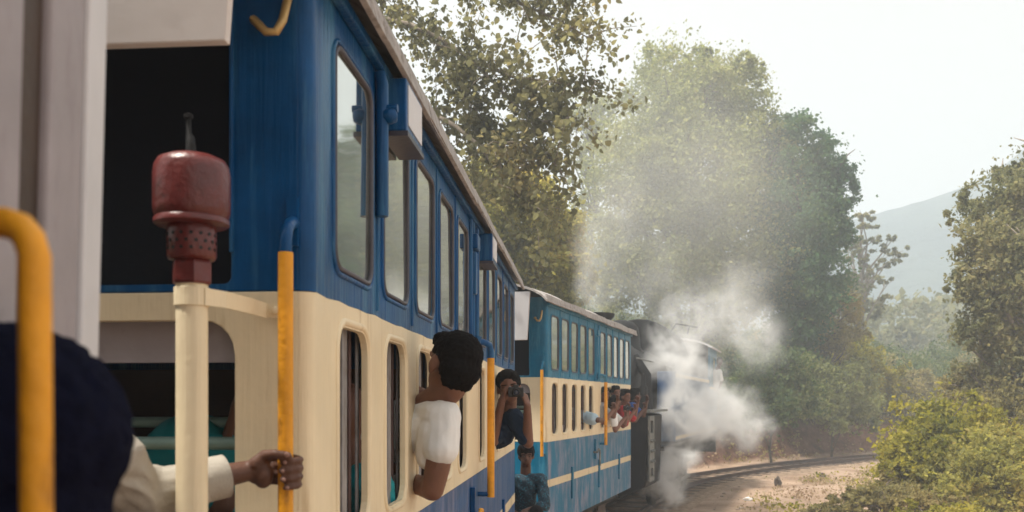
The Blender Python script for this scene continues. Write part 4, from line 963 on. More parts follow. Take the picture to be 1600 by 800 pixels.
# --- 6: passengers in the second coach (wall from (-0.44,10.28) heading 13.5 degrees)
Bm = Matrix.Translation((-0.44, 10.28, H)) @ Matrix.Rotation(-R(13.5), 4, 'Z')
def inB(x, y, z): return Bm @ Vector((x, y, z))
# arm in pale blue sleeve
a0 = inB(-0.25, 2.02, -0.16); a1 = inB(0.16, 1.86, -0.24); a2 = inB(0.17, 2.16, -0.25); a3 = inB(-0.06, 2.30, -0.23)
hd = inB(-0.42, 2.05, 0.02); pr, q, m = head_prims(hd, (0.3, 0.9, 0))
pe = fuse('person', pr + [('c', q(0, -0.02, -0.08), 0.055, inB(-0.45, 2.02, -0.2), 0.06), ('c', inB(-0.45, 2.02, -0.3), 0.12, inB(-0.5, 2.02, -0.7), 0.13), ('c', a0, 0.05, a1, 0.042), ('c', a1, 0.044, a2, 0.036), ('c', a2, 0.034, a3, 0.03)] + hand_prims(a3, a3 - a2, (0, 0, -1), (0, 1, 0), 0.5), 'skin_dark', 0.012)
tag(pe, 'passenger resting an elbow in a pale blue sleeve on the second coach window', 'person', 'people on the train')
hair(pe, q, m)
fuse('shirt', [('c', a0, 0.09, a0.lerp(a1, 0.85), 0.085), ('c', inB(-0.45, 2.02, -0.25), 0.13, inB(-0.5, 2.02, -0.7), 0.14), ('c', inB(-0.42, 2.02, -0.2), 0.09, a0, 0.09)], 'cloth_skyblue', 0.012, pe, 4, noise=0.02, nscale=0.06)
def leaner(y, hx, hzz, fwd, shirt, label, skin='skin_brown', k=0.95, arm=True, camera=None, sleeve=0.6, drop=0.0):
    hd = inB(hx, y, hzz); pr, q, m = head_prims(hd, fwd, k=k)
    nk = q(0, -0.02, -0.08); c1 = inB(hx - 0.10, y + 0.02, hzz - 0.22 - drop); c2 = inB(-0.40, y + 0.05, -0.55)
    sh1 = inB(hx - 0.02, y - 0.10, hzz - 0.17 - drop); sh2 = inB(hx - 0.08, y + 0.16, hzz - 0.17 - drop)
    el1 = inB(hx + 0.02, y - 0.13, hzz - 0.40 - drop); wr1 = inB(hx + 0.14, y + 0.06, hzz - 0.20)
    el2 = inB(hx + 0.10, y + 0.20, hzz - 0.32 - drop); wr2 = inB(hx + 0.16, y + 0.20, hzz - 0.08)
    s_ = pr + [('c', nk, 0.05, c1 + Vector((0, 0, 0.05)), 0.055), ('c', c1, 0.10, c2, 0.12)]
    cl_ = [('c', c1 + Vector((0, 0, 0.02)), 0.115, c2, 0.135), ('c', sh1, 0.07, sh2, 0.07)]
    if arm:
        for a, b, c in ((sh1, el1, wr1), (sh2, el2, wr2)):
            s_ += [('c', a, 0.045, b, 0.038), ('c', b, 0.037, c, 0.027)] + hand_prims(c, Vector((0, -0.3, 1)), Vector((-0.5, -0.5, 0)), (0, -1, 0.3), 0.7, 0.9)
            cl_ += [('c', a, 0.066, a.lerp(b, sleeve), 0.06)]
    pe = fuse('person', s_, skin, 0.012); tag(pe, label, 'person', 'people on the train')
    hair(pe, q, m, k, 0.010, 1.04); eyes(pe, q, m, k)
    fuse('shirt', cl_, shirt, 0.013, pe, 3, noise=0.015, nscale=0.06)
    if camera: camera_obj('camera', wr1.lerp(wr2, 0.4) + Vector((0, -0.02, 0.08)), (0.3, -1, 0), camera, 0.9)
    return pe
leaner(2.95, 0.02, 0.10, (0.5, -0.8, 0), 'cloth_grey', 'passenger in a grey top behind the yellow rail of the second coach', 'skin_brown')
leaner(3.30, 0.12, -0.02, (0.6, -0.6, -0.2), 'cloth_white', 'passenger in white shirt holding up a camera from the second coach', 'skin_brown', camera='dark camera held by the passenger in white leaning from the second coach')
leaner(3.85, 0.16, 0.08, (0.7, -0.7, 0), 'cloth_red', 'passenger in a red shirt leaning furthest out of the second coach', 'skin_brown', drop=0.03, sleeve=0.9)
leaner(3.58, 0.06, 0.13, (0.5, -0.8, 0), 'cloth_black', 'dark-haired passenger looking out between the white and red shirts of the second coach', 'skin_brown', arm=False)
leaner(4.10, 0.08, 0.02, (0.7, -0.5, 0), 'cloth_skyblue', 'passenger in pale blue between the red and dark blue shirts of the second coach', 'skin_brown')
leaner(4.35, 0.22, 0.10, (0.8, 0.3, 0), 'cloth_blue', 'foremost passenger leaning out near the locomotive end of the second coach', 'skin_dark')

# --- 7: inside the near coach: passenger in teal; 8: locomotive crewman
hd = Vector((-1.02, 2.95, H - 0.02)); hd = P(318, 640, 2.85)
hd.z = H - 0.02
pr, q, m = head_prims(hd + Vector((0, 0.12, 0.14)), (0.2, 1, 0))
c = P(292, 735, 2.72)
pe = fuse('person', [('c', c + Vector((0, 0.05, -0.1)), 0.08, c + Vector((0, 0.1, -0.5)), 0.12), ('c', P(352, 690, 2.72), 0.018, P(368, 640, 2.70), 0.016), ('c', c + Vector((0.1, 0, -0.1)), 0.05, P(352, 690, 2.72), 0.02), ('c', P(368, 640, 2.70), 0.02, P(380, 620, 2.70), 0.025)] + [('c', c + Vector((0.02, 0.22, 0.02)), 0.06, c + Vector((0.02, 0.26, 0.10)), 0.06)], 'skin_brown', 0.010)
tag(pe, 'passenger in teal clothing seated inside the nearest coach behind its end window', 'person', 'people on the train')
fuse('shirt', [('e', c + Vector((0, 0.03, 0.0)), (0.16, 0.14, 0.175)), ('c', c + Vector((-0.03, 0.06, -0.1)), 0.15, c + Vector((-0.02, 0.1, -0.5)), 0.17)], 'cloth_teal', 0.012, pe, 4, noise=0.02, nscale=0.1)
c = P(607, 765, 3.45); 
pe = fuse('person', [('c', c + Vector((-0.14, 0, 0.1)), 0.05, c + Vector((-0.16, 0.0, 0.2)), 0.05), ('e', c + Vector((-0.16, 0.0, 0.30)), (0.075, 0.095, 0.115)), ('c', c + Vector((-0.13, 0, 0)), 0.10, c + Vector((-0.13, 0.05, -0.5)), 0.11)], 'skin_brown', 0.012)
tag(pe, 'passenger in turquoise barely seen inside the nearest coach second side window', 'person', 'people on the train')
fuse('shirt', [('e', c + Vector((-0.10, 0, -0.03)), (0.13, 0.12, 0.14)), ('c', c + Vector((-0.11, 0, -0.1)), 0.12, c + Vector((-0.11, 0.05, -0.5)), 0.14)], 'cloth_teal', 0.012, pe, 3, noise=0.025, nscale=0.05)

lm = Matrix.Translation(YL) @ Matrix.Rotation(-HL, 4, 'Z')
def inL(x, y, z): return lm @ Vector((x, y, z))
hd = inL(1.30, 10.85, 3.43); pr, q, m = head_prims(hd, (0.3, -1, 0))
pe = fuse('person', pr + [('c', q(0, -0.02, -0.08), 0.055, inL(1.22, 10.9, 3.2), 0.06), ('c', inL(1.18, 10.95, 3.05), 0.12, inL(1.0, 10.98, 2.4), 0.13), ('c', inL(1.30, 10.72, 3.12), 0.05, inL(1.36, 10.72, 2.84), 0.045), ('c', inL(1.36, 10.72, 2.84), 0.042, inL(1.28, 10.70, 2.58), 0.035), ('c', inL(1.2, 11.15, 3.12), 0.05, inL(1.3, 11.2, 2.84), 0.045), ('c', inL(1.3, 11.2, 2.84), 0.04, inL(1.2, 11.05, 2.72), 0.03)] + hand_prims(inL(1.28, 10.70, 2.58), (0, 0, -1), (-1, 0, 0), (0, -1, 0), 0.5), 'skin_dark', 0.014)
tag(pe, 'crewman in a white shirt leaning out of the locomotive cab window', 'person', 'people on the train')
hair(pe, q, m, vox=0.012); eyes(pe, q, m)
fuse('shirt', [('c', inL(1.22, 10.95, 3.08), 0.15, inL(1.12, 10.97, 2.68), 0.15), ('c', inL(1.30, 10.72, 3.12), 0.075, inL(1.35, 10.72, 2.90), 0.07), ('c', inL(1.2, 11.15, 3.12), 0.075, inL(1.28, 11.2, 2.90), 0.07), ('c', inL(1.30, 10.72, 3.13), 0.075, inL(1.2, 11.15, 3.13), 0.075)], 'cloth_white', 0.014, pe, 3, noise=0.015, nscale=0.06)

# ------------------------------------------------------------------ vegetation
def leaf_cloud(centers, size, rng, droop=0.0, wide=0.62, shape=4):
    """one small folded leaf per centre"""
    n = len(centers)
    a = rng.normal(size=(n, 3)); a[:, 2] -= droop; a /= np.linalg.norm(a, axis=1)[:, None] + 1e-9
    r_ = rng.normal(size=(n, 3)); b = np.cross(a, r_); b /= np.linalg.norm(b, axis=1)[:, None] + 1e-9
    c = np.cross(a, b)
    s = size * (0.45 + 1.2 * rng.uniform(0, 1, n) ** 1.6)[:, None]
    if shape == 4:
        v = np.stack([centers - a * s * 0.5, centers + b * s * wide * 0.5 + c * s * 0.08, centers + a * s * 0.5, centers - b * s * wide * 0.5 + c * s * 0.08], 1).reshape(-1, 3)
        f = np.arange(n * 4).reshape(n, 4)
    else:   # heart shaped leaf of two quads along the midrib
        k = [centers - a * s * 0.42, centers - a * s * 0.22 + b * s * 0.42 + c * s * 0.06, centers + a * s * 0.16 + b * s * 0.33 + c * s * 0.05, centers + a * s * 0.58, centers + a * s * 0.16 - b * s * 0.33 + c * s * 0.05, centers - a * s * 0.22 - b * s * 0.42 + c * s * 0.06]
        v = np.stack(k, 1).reshape(-1, 3); i = np.arange(n) * 6
        f = np.concatenate([np.stack([i, i + 1, i + 2, i + 3], 1), np.stack([i, i + 3, i + 4, i + 5], 1)])
    return v, f
def clumps(lobes, n_cl, per, rng, shell=0.5, cr=0.28, flat=0.75):
    """leaf positions: uneven clumps spread through the lobes, denser near their surface"""
    vol = np.array([r[0] * r[1] * r[2] for _, r in lobes]) ** (2 / 3); vol /= vol.sum()
    cen = []; size = []
    for (c, r), p in zip(lobes, vol):
        k = max(3, int(n_cl * p)); d = rng.normal(size=(k, 3)); d /= np.linalg.norm(d, axis=1)[:, None]
        rr = (shell + (1.02 - shell) * rng.uniform(0, 1, k) ** 0.6) * (1 + 0.18 * rng.normal(size=k))
        cen.append(np.array(c) + d * rr[:, None] * np.array(r)); size += [cr * min(r)] * k
    cen = np.concatenate(cen); size = np.array(size) * rng.uniform(0.55, 1.5, len(size))
    pts = []
    cnt = np.maximum(4, (per * rng.uniform(0.35, 1.7, len(cen)))).astype(int)
    idx = np.repeat(np.arange(len(cen)), cnt)
    o_ = rng.normal(size=(len(idx), 3)) * size[idx][:, None] * 0.55; o_[:, 2] *= flat
    return cen[idx] + o_, cen
def branches(base, top, cen, r0, rng, n_br=26, sag=0.0):
    mb = MB(); base = Vector(base); top = Vector(top)
    pts = []; k = 9; d = top - base
    for i in range(k):
        t = i / (k - 1); j = 0.05 * d.length * t * (1 - t)
        pts.append(base + d * t + Vector((rng.normal() * j, rng.normal() * j, 0)))
    mb.tube(pts, [r0 * (1.25 if i == 0 else 1) * (1 - 0.82 * i / (k - 1)) for i in range(k)], 8)
    sel = rng.choice(len(cen), min(n_br, len(cen)), replace=False)
    for s in sel:
        c = Vector(cen[s]); hgt = max(0.18, min(0.92, (c.z - base.z) / max(0.1, d.z) - rng.uniform(0.12, 0.32)))
        a = pts[int(hgt * (k - 1))]; L = (c - a).length
        mid = a.lerp(c, 0.5) + Vector((rng.normal() * 0.08 * L, rng.normal() * 0.08 * L, 0.10 * L - sag * L))
        q = [a, a.lerp(mid, 0.55) + Vector((0, 0, 0.03 * L)), mid, mid.lerp(c, 0.55), c]
        rr = min(r0 * 0.45, 0.03 * L + 0.01)
        mb.tube(q, [rr, rr * 0.75, rr * 0.55, rr * 0.35, rr * 0.12], 5)
        for _ in range(2):
            e = c + Vector(rng.normal(size=3)) * min(0.07 * L, 0.35); m_ = mid.lerp(c, rng.uniform(0.2, 0.8))
            mb.tube([m_, m_.lerp(e, 0.5) + Vector((0, 0, 0.04 * L)), e], [rr * 0.35, rr * 0.25, rr * 0.08], 4)
    return mb
def tree(name, label, cat, base, top, lobes, n_cl, per, leaf, lmat, seed, r0=0.2, bark='bark', n_br=26, shell=0.5, cr=0.28, droop=0.3, group=None, shape=4, flat=0.75, wide=0.62, stray=0):
    rng = np.random.default_rng(seed); base = Vector(base)
    root = empty(name, base, 0, label, cat, group)
    lobes = [(np.array(c) - np.array(base), np.array(r) if hasattr(r, '__len__') else np.array([r, r, r])) for c, r in lobes]
    ex = []
    for c, r in lobes:                          # smaller sprays breaking the outline
        for _ in range(4):
            d = rng.normal(size=3); d[2] = d[2] * 0.8 + 0.25; d /= np.linalg.norm(d)
            ex.append((c + d * r * rng.uniform(0.85, 1.25), r * rng.uniform(0.22, 0.42)))
    p, cen = clumps(lobes + ex, n_cl, per, rng, shell, cr, flat)
    v, f = leaf_cloud(p, leaf, rng, droop, wide, shape)
    o = npmesh('crown', v, f, lmat); o.parent = root
    mb = branches((0, 0, -0.3), Vector(top) - base, cen, r0, rng, n_br)
    t = obj('trunk', mb, bark, root, 180)
    return root
def lob(px, py, Z, rpx, sq=1.0, dz=0.0):
    r = rpx / F * Z
    return (tuple(P(px, py, Z + dz)), (r, r, r * sq))
def gbase(px, Z):
    p = P(px, 628, Z); return (p.x, p.y, gzf(p.x, p.y))

# overhanging tree on the left bank: leafy boughs above the train
b = gbase(470, 15); tp = P(560, -60, 15)
rng = np.random.default_rng(5)
root = empty('overhanging_tree', b, 0, 'tree with heart-shaped leaves whose boughs hang over the near coach roof', 'tree', 'trees beside the line')
bv = Vector(b)
boughs = [
 [P(500, 60, 15.2), P(585, 25, 14.6), P(640, 38, 14.3), P(690, 62, 14.0), P(740, 95, 13.8), P(800, 120, 13.6), P(880, 130, 13.5), P(935, 125, 13.4)],
 [P(540, 130, 15.0), P(620, 165, 14.6), P(665, 172, 14.3), P(710, 196, 14.0), P(750, 228, 13.8), P(790, 285, 13.7), P(820, 315, 13.6), P(850, 345, 13.5)],
 [P(560, -60, 15.3), P(640, -40, 14.6), P(720, -30, 14.2), P(800, 0, 13.9), P(870, 30, 13.7), P(920, 60, 13.6)],
 [P(690, 62, 14.0), P(720, 110, 14.2), P(722, 160, 14.3), P(760, 200, 14.3), P(800, 215, 14.2)],
 [P(750, 228, 13.8), P(800, 222, 13.6), P(850, 240, 13.5), P(885, 275, 13.4)],
 [P(740, 95, 13.8), P(800, 160, 13.7), P(850, 190, 13.6), P(900, 180, 13.5)],
 [P(800, 0, 13.9), P(860, -10, 13.6), P(905, -20, 13.5)],
 [P(620, 165, 14.6), P(690, 235, 14.9), P(750, 290, 15.1), P(790, 340, 15.2)],
]
mb = MB(); pts = [bv + Vector((0, 0, -0.3)), bv + Vector((0.2, 0, 3)), P(500, 60, 15.2), P(540, -120, 15.3)]
mb.tube([p - bv for p in pts], [0.28, 0.22, 0.16, 0.07], 10)
lp = []
for k_, bo in enumerate(boughs):
    n = len(bo); r0 = 0.055 if k_ < 3 else 0.025
    mb.tube([p - bv for p in bo], [r0 * (1 - 0.85 * i / (n - 1)) for i in range(n)], 7)
    for i in range(n - 1):
        for _ in range(7 if k_ < 3 else 8):
            a = bo[i].lerp(bo[i + 1], rng.uniform()); d = Vector(rng.normal(size=3) * np.array([0.36, 0.45, 0.36])) + Vector((0.08, 0, -0.05))
            e = a + d
            mb.tube([a - bv, a.lerp(e, 0.5) + Vector((0, 0, 0.05)) - bv, e - bv], [0.010, 0.007, 0.003], 4)
            m_ = int(rng.integers(34, 76))
            t = rng.uniform(0.1, 1.05, m_)
            pp = np.array(a - bv)[None] + np.array(d)[None] * t[:, None] + rng.normal(size=(m_, 3)) * 0.11
            lp.append(pp)
lp = np.concatenate(lp)
v, f = leaf_cloud(lp, 0.082, rng, 0.7, 0.62, 6)
o = npmesh('crown', v, f, 'leaf_near'); o.parent = root
obj('trunk', mb, 'bark_pale', root, 180)

tree('olive_tree', 'dense olive-brown tree rising behind the junction of the two coaches', 'tree', gbase(790, 24), P(800, 300, 24),
     [lob(800, 325, 23, 66), lob(850, 415, 23.5, 62), lob(760, 300, 25, 45), lob(735, 350, 24.5, 55), lob(870, 350, 24, 40), lob(800, 440, 24, 70), lob(880, 450, 25, 40)], 950, 62, 0.125, 'leaf_olive', 11, 0.2, group='trees beside the line', cr=0.30)
tree('slender_tree', 'pale sparse slender tree against the sky left of the tallest tree', 'tree', gbase(915, 52), P(930, 150, 52),
     [lob(925, 180, 52, 42), lob(940, 240, 52, 40), lob(900, 215, 52, 30), lob(920, 300, 52, 30), lob(950, 170, 52, 28)], 110, 50, 0.19, 'leaf_pale', 12, 0.13, group='trees beside the line', cr=0.35, n_br=40)
tree('tall_tree', 'tallest tree, broad and pale green, behind the smoke of the locomotive', 'tree', gbase(1090, 43), P(1085, 150, 42),
     [lob(1060, 165, 42, 78), lob(1120, 150, 42, 62), lob(995, 250, 41, 75), lob(1085, 260, 40, 95), lob(1160, 215, 42, 62), lob(1190, 290, 42, 60), lob(960, 350, 41, 62), lob(1050, 370, 40, 85), lob(1140, 375, 40, 85), lob(1000, 440, 41, 65), lob(1110, 470, 40, 70), lob(1040, 115, 43, 40), lob(1185, 430, 41, 55), lob(940, 430, 42, 45), lob(1105, 105, 43, 30), lob(1155, 130, 43, 34)], 2300, 78, 0.155, 'leaf_pale', 13, 0.42, group='trees beside the line', n_br=60, cr=0.30)
tree('dark_tree', 'dark green leafy tree leaning against the right of the tallest tree', 'tree', gbase(1250, 41), P(1250, 260, 41),
     [lob(1240, 245, 41, 48), lob(1275, 300, 41, 48), lob(1240, 345, 40, 60), lob(1280, 375, 41, 40), lob(1245, 440, 40, 58), lob(1215, 210, 42, 30), lob(1285, 450, 41, 36), lob(1240, 510, 40, 45), lob(1300, 285, 41, 26)], 1050, 70, 0.155, 'leaf_dark', 14, 0.28, group='trees beside the line', cr=0.32)
tree('flat_topped_tree', 'hazy tree with flat spreading layers in front of the far hill', 'tree', gbase(1345, 62), P(1345, 350, 62),
     [lob(1335, 352, 62, 28, 0.5), lob(1365, 378, 62, 30, 0.35), lob(1395, 392, 62, 24, 0.3), lob(1330, 400, 62, 30, 0.4), lob(1375, 412, 62, 30, 0.3), lob(1345, 440, 62, 34, 0.5), lob(1320, 470, 62, 36, 0.7), lob(1360, 480, 62, 30, 0.6)], 150, 50, 0.27, 'leaf_grey', 15, 0.22, 'bark_pale', group='trees beside the line', n_br=40, flat=0.4)
tree('yellow_green_tree', 'small yellow-green tree on the bank below the flat-topped tree', 'tree', gbase(1345, 45), P(1345, 560, 45),
     [lob(1340, 570, 45, 38), lob(1370, 590, 44.5, 30), lob(1315, 585, 45, 28), lob(1350, 545, 45.5, 22), lob(1345, 612, 44, 34), lob(1385, 618, 44.5, 30)], 330, 60, 0.15, 'leaf_bush', 16, 0.12, group='trees beside the line')
tree('bare_stem_tree', 'brownish leafy tree with visible stems below the dark green tree', 'tree', gbase(1290, 42.5), P(1285, 470, 42.5),
     [lob(1270, 500, 42.5, 34), lob(1310, 480, 43, 34), lob(1300, 530, 42.5, 34), lob(1245, 540, 42, 28), lob(1330, 510, 43.5, 24)], 300, 46, 0.14, 'leaf_dry', 17, 0.14, group='trees beside the line', n_br=40)
tree('right_bank_tree', 'leafy grey-green tree at the right edge above the bushes', 'tree', gbase(1630, 23.5), P(1600, 290, 24),
     [lob(1590, 330, 24, 62), lob(1530, 370, 23.5, 42), lob(1650, 300, 25, 70), lob(1560, 430, 23, 58), lob(1620, 420, 23.5, 70), lob(1520, 440, 23, 34), lob(1545, 510, 23, 46), lob(1610, 520, 23.5, 65), lob(1590, 590, 23, 50), lob(1530, 580, 23.5, 32), lob(1580, 275, 25, 26), lob(1690, 400, 25, 80)], 1050, 66, 0.115, 'leaf_grey', 18, 0.22, 'bark_pale', group='trees beside the line', n_br=60, cr=0.3)
# shrubs on the near right
def shrub(label, px, py, Z, lobes, n_cl, per, leaf, lmat, seed):
    b = gbase(px, Z)
    return tree('shrub', label, 'shrub', b, P(px, py, Z), lobes, n_cl, per, leaf, lmat, seed, 0.05, 'bark', 30, group='shrubs on the right verge', cr=0.38, shell=0.35)
shrub('large yellow-green bush in front of the right-hand tree', 1470, 690, 19.5, [lob(1440, 690, 19.5, 52), lob(1490, 672, 19.8, 55), lob(1420, 735, 19.2, 48), lob(1475, 735, 19, 60), lob(1525, 690, 19.8, 45), lob(1460, 650, 20, 24), lob(1400, 705, 19.6, 26)], 430, 60, 0.10, 'leaf_bush', 21)
shrub('dark leafy bush at the bottom right corner', 1545, 740, 17.8, [lob(1540, 740, 17.6, 52), lob(1590, 710, 17.8, 50), lob(1500, 770, 17.2, 45), lob(1570, 790, 17, 60), lob(1620, 760, 17.4, 60), lob(1555, 690, 18.2, 26)], 400, 62, 0.095, 'leaf_olive', 22)
shrub('low yellowish scrub creeping over the earth left of the big bush', 1390, 770, 18.0, [lob(1380, 775, 18.2, 38, 0.6), lob(1430, 790, 17.6, 50, 0.6), lob(1330, 790, 18, 34, 0.6), lob(1480, 800, 17, 45, 0.7), lob(1290, 805, 17.8, 30, 0.5), lob(1400, 745, 19, 24, 0.6)], 260, 50, 0.085, 'leaf_dry', 23)
shrub('bright green low bush at the bottom edge right of centre', 1450, 810, 16.6, [lob(1450, 815, 16.4, 38, 0.7), lob(1400, 825, 16.4, 36, 0.7), lob(1510, 822, 16.2, 45, 0.7), lob(1350, 830, 16.6, 32, 0.6)], 220, 50, 0.08, 'leaf_bush', 24)
shrub('greyish thicket under the right-hand tree', 1570, 640, 22, [lob(1560, 640, 22, 40), lob(1610, 650, 21.5, 45), lob(1520, 640, 22.5, 30), lob(1500, 615, 24, 30), lob(1650, 690, 20, 60)], 200, 55, 0.12, 'leaf_dry', 25)

def bank_shrub(label, px, py, Z, lobes, lmat, seed, n=330):
    return tree('bank_shrub', label, 'shrub', gbase(px, Z), P(px, py, Z), lobes, n, 60, 0.135, lmat, seed, 0.06, 'bark', 20, group='shrubs along the cutting', cr=0.36, shell=0.4)
bank_shrub('dense green shrub on the bank just right of the steam', 1205, 590, 34.5, [lob(1180, 603, 34.5, 40), lob(1220, 585, 35, 42), lob(1205, 635, 34, 32), lob(1160, 640, 34, 28), lob(1245, 622, 35, 34), lob(1190, 565, 36, 26)], 'leaf_under', 26)
bank_shrub('mottled green shrub on the bank above the middle of the track curve', 1300, 595, 39, [lob(1270, 600, 38.5, 38), lob(1310, 612, 39, 36), lob(1335, 595, 40, 30), lob(1290, 645, 38, 28), lob(1345, 640, 39.5, 30), lob(1265, 640, 37.5, 24)], 'leaf_pale', 27)
bank_shrub('yellowish shrub where the track disappears behind the big bush', 1420, 615, 45, [lob(1390, 622, 45, 32), lob(1430, 628, 45.5, 30), lob(1465, 632, 46, 28), lob(1400, 652, 44, 24), lob(1440, 600, 47, 22)], 'leaf_dry', 28)

# undergrowth covering the cut bank (one uncountable mass)
def undergrowth(seed, n, box, keep, hmax, leaf, lmat, name, label, per=26, spread=0.35):
    rng = np.random.default_rng(seed)
    x = rng.uniform(box[0], box[1], n); y = rng.uniform(box[2], box[3], n)
    s = side(x, y); m_ = keep(x, y, s, rng); x, y, s = x[m_], y[m_], s[m_]
    z = gz(x, y); h = hmax * np.clip(0.5 + 0.9 * vnoise(x, y, 0.3, seed), 0.12, 1.3) * rng.uniform(0.4, 1, len(x))
    idx = np.repeat(np.arange(len(x)), per)
    o_ = rng.normal(size=(len(idx), 3)) * spread
    p = np.stack([x[idx] + o_[:, 0], y[idx] + o_[:, 1], z[idx] + h[idx] * rng.uniform(0, 1, len(idx)) + np.abs(o_[:, 2]) * 0.4], 1)
    v, f = leaf_cloud(p, leaf, rng, 0.2)
    return tag(npmesh(name, v, f, lmat), label, kind='stuff')
undergrowth(31, 6500, (-14, 24, 24, 62), lambda x, y, s, r: (s < -3.5 - 0.8 * vnoise(x, y, 0.5, 9)) & (s > -16), 1.5, 0.13, 'leaf_under', 'undergrowth', 'tangled green undergrowth covering the bank behind the locomotive', 34, 0.34)
undergrowth(32, 4600, (-8, 24, 22, 60), lambda x, y, s, r: (s < -2.6) & (s > -9) & (vnoise(x, y, 0.4, 4) > -0.1), 0.8, 0.13, 'leaf_dry', 'dry_scrub', 'dry brownish scrub hanging over the red earth cutting', 22, 0.26)
undergrowth(33, 4200, (2, 20, 17, 40), lambda x, y, s, r: (s > 1.7) & (s < 13) & (vnoise(x, y, 0.5, 6) > 0.02 - 0.03 * s), 0.16, 0.06, 'leaf_straw', 'dry_grass', 'dry straw-coloured litter and grass on the verge', 12, 0.16)
undergrowth(36, 900, (4, 18, 17, 34), lambda x, y, s, r: (s > 2.6) & (s < 11) & (vnoise(x, y, 0.45, 12) > 0.16 - 0.02 * s), 0.28, 0.085, 'leaf_bush', 'low_weeds', 'low green weeds scattered along the verge', 16, 0.15)
undergrowth(34, 2200, (6, 40, 20, 62), lambda x, y, s, r: (s > 8.5), 0.9, 0.16, 'leaf_under', 'undergrowth', 'green scrub on the right of the line below the trees', 26, 0.40)

undergrowth(35, 2200, (-6, 24, 22, 56), lambda x, y, s, r: (s < -2.2) & (s > -4.0), 0.30, 0.10, 'leaf_straw', 'dry_litter', 'dry twigs and dead leaves on the red earth cutting', 14, 0.22)
rng = np.random.default_rng(61); lb_ = []; lb2 = []
while len(lb_) < 260:
    x, y = rng.uniform(-10, 26), rng.uniform(23, 60); sd = float(side(np.array([x]), np.array([y]))[0])
    if not (-15 < sd < -3.2): continue
    r_ = rng.uniform(0.35, 1.0) * (1 if sd < -4.5 else 0.6); z0 = gzf(x, y)
    (lb_ if rng.uniform() < 0.62 else lb2).append((np.array([x, y, z0 + r_ * rng.uniform(0.1, 0.8)]), np.array([r_ * 1.15, r_ * 1.15, r_])))
for lbs, mt, nm, lab in ((lb_, 'leaf_under', 'bank_thicket', 'rounded green thicket clumps on the bank behind the track'), (lb2, 'leaf_dry', 'bank_thicket', 'yellowish dry thicket clumps mixed into the bank greenery')):
    pp, _c = clumps(lbs, 2400 if mt == 'leaf_under' else 1500, 34, rng, 0.55, 0.34, 0.8)
    v, f = leaf_cloud(pp, 0.17, rng, 0.2); tag(npmesh(nm, v, f, mt), lab, kind='stuff')

# stones and clods lying on the verge
rng = np.random.default_rng(41)
sv = []; sf = []
ico = bmesh.new(); bmesh.ops.create_icosphere(ico, subdivisions=1, radius=1); iv = np.array([v.co for v in ico.verts]); jf = np.array([[v.index for v in f.verts] for f in ico.faces]); ico.free()
cnt = 0
while cnt < 900:
    x, y = rng.uniform(1, 16), rng.uniform(16, 42); s = float(side(np.array([x]), np.array([y]))[0])
    if not (1.5 < s < 12): continue
    r_ = 0.015 + 0.05 * rng.uniform() ** 4
    v = iv * rng.uniform(0.6, 1.3, (len(iv), 1)) * r_ * np.array([1, 1, 0.6]) + np.array([x, y, gzf(x, y) + r_ * 0.2])
    sf.append(jf + len(iv) * cnt); sv.append(v); cnt += 1
tag(npmesh('gravel', np.concatenate(sv), np.concatenate(sf), 'stone'), 'loose stones and clods scattered over the earth verge', kind='stuff')
def lump(name, loc, d, mat, label, cat, seed):
    rg = np.random.default_rng(seed); mb = MB(); bm = bmesh.new(); bmesh.ops.create_icosphere(bm, subdivisions=2, radius=0.5)
    for v in bm.verts: v.co = Vector((v.co.x * d[0], v.co.y * d[1], v.co.z * d[2])) * (1 + 0.22 * rg.normal())
    mb.add([v.co.copy() for v in bm.verts], [[v.index for v in f.verts] for f in bm.faces]); bm.free()
    return tag(obj(name, mb, mat, None, None, loc=loc), label, cat)
p = gbase(1215, 25.5); q_ = P(1215, 752, 26); 
lump('tree_stump', (q_.x, q_.y, gzf(q_.x, q_.y) + 0.10), (0.20, 0.20, 0.36), 'bark', 'short dark stump standing on the bare earth beside the track', 'stump', 1)
q_ = P(1169, 779, 22.2); lump('scrap_paper', (q_.x, q_.y, gzf(q_.x, q_.y) + 0.04), (0.22, 0.15, 0.10), 'litter_white', 'scrap of white litter on the bare earth near the locomotive', 'litter', 2)
q_ = P(1283, 735, 29.0); lump('earth_clod', (q_.x, q_.y, gzf(q_.x, q_.y) + 0.05), (0.28, 0.2, 0.22), 'bark', 'small dark clod on the earth between stump and track', 'clod', 3)

# far forest and the hill beyond
rng = np.random.default_rng(51); lobes = []
for i in range(150):
    Z = rng.uniform(85, 190); px = rng.uniform(1180, 2000); g = P(px, 628, Z); z0 = gzf(g.x, g.y)
    r_ = rng.uniform(2.6, 5.2); lobes.append(((g.x, g.y, z0 + r_ * rng.uniform(0.7, 1.5)), (r_, r_, r_ * 0.9)))
p_, cen = clumps([(np.array(c), np.array(r)) for c, r in lobes], 3600, 30, rng, 0.6, 0.28, 0.7)
v, f = leaf_cloud(p_, 0.75, rng, 0.2)
tag(npmesh('far_forest', v, f, 'leaf_grey'), 'far-off hazy forest below the hill', kind='stuff')
def hillz(X, Y):
    a = np.arctan2(X + Y * SY / CY * 0, Y); px = 800 + F * np.tan(a + YAW)
    top = np.interp(px, [-400, 300, 800, 1150, 1300, 1380, 1440, 1500, 1560, 1620, 1750, 2000, 2600], [560, 480, 425, 380, 360, 346, 335, 327, 308, 272, 235, 238, 300])
    rng_ = np.hypot(X, Y); hh = (628 - top) / F * 330
    prof = sstep(190, 330, rng_) * (1 - 0.5 * sstep(330, 430, rng_))
    return -6 + (hh + 6) * prof * (1 + 0.05 * vnoise(X, Y, 0.03, 8)) + 1.5 * vnoise(X, Y, 0.09, 5)
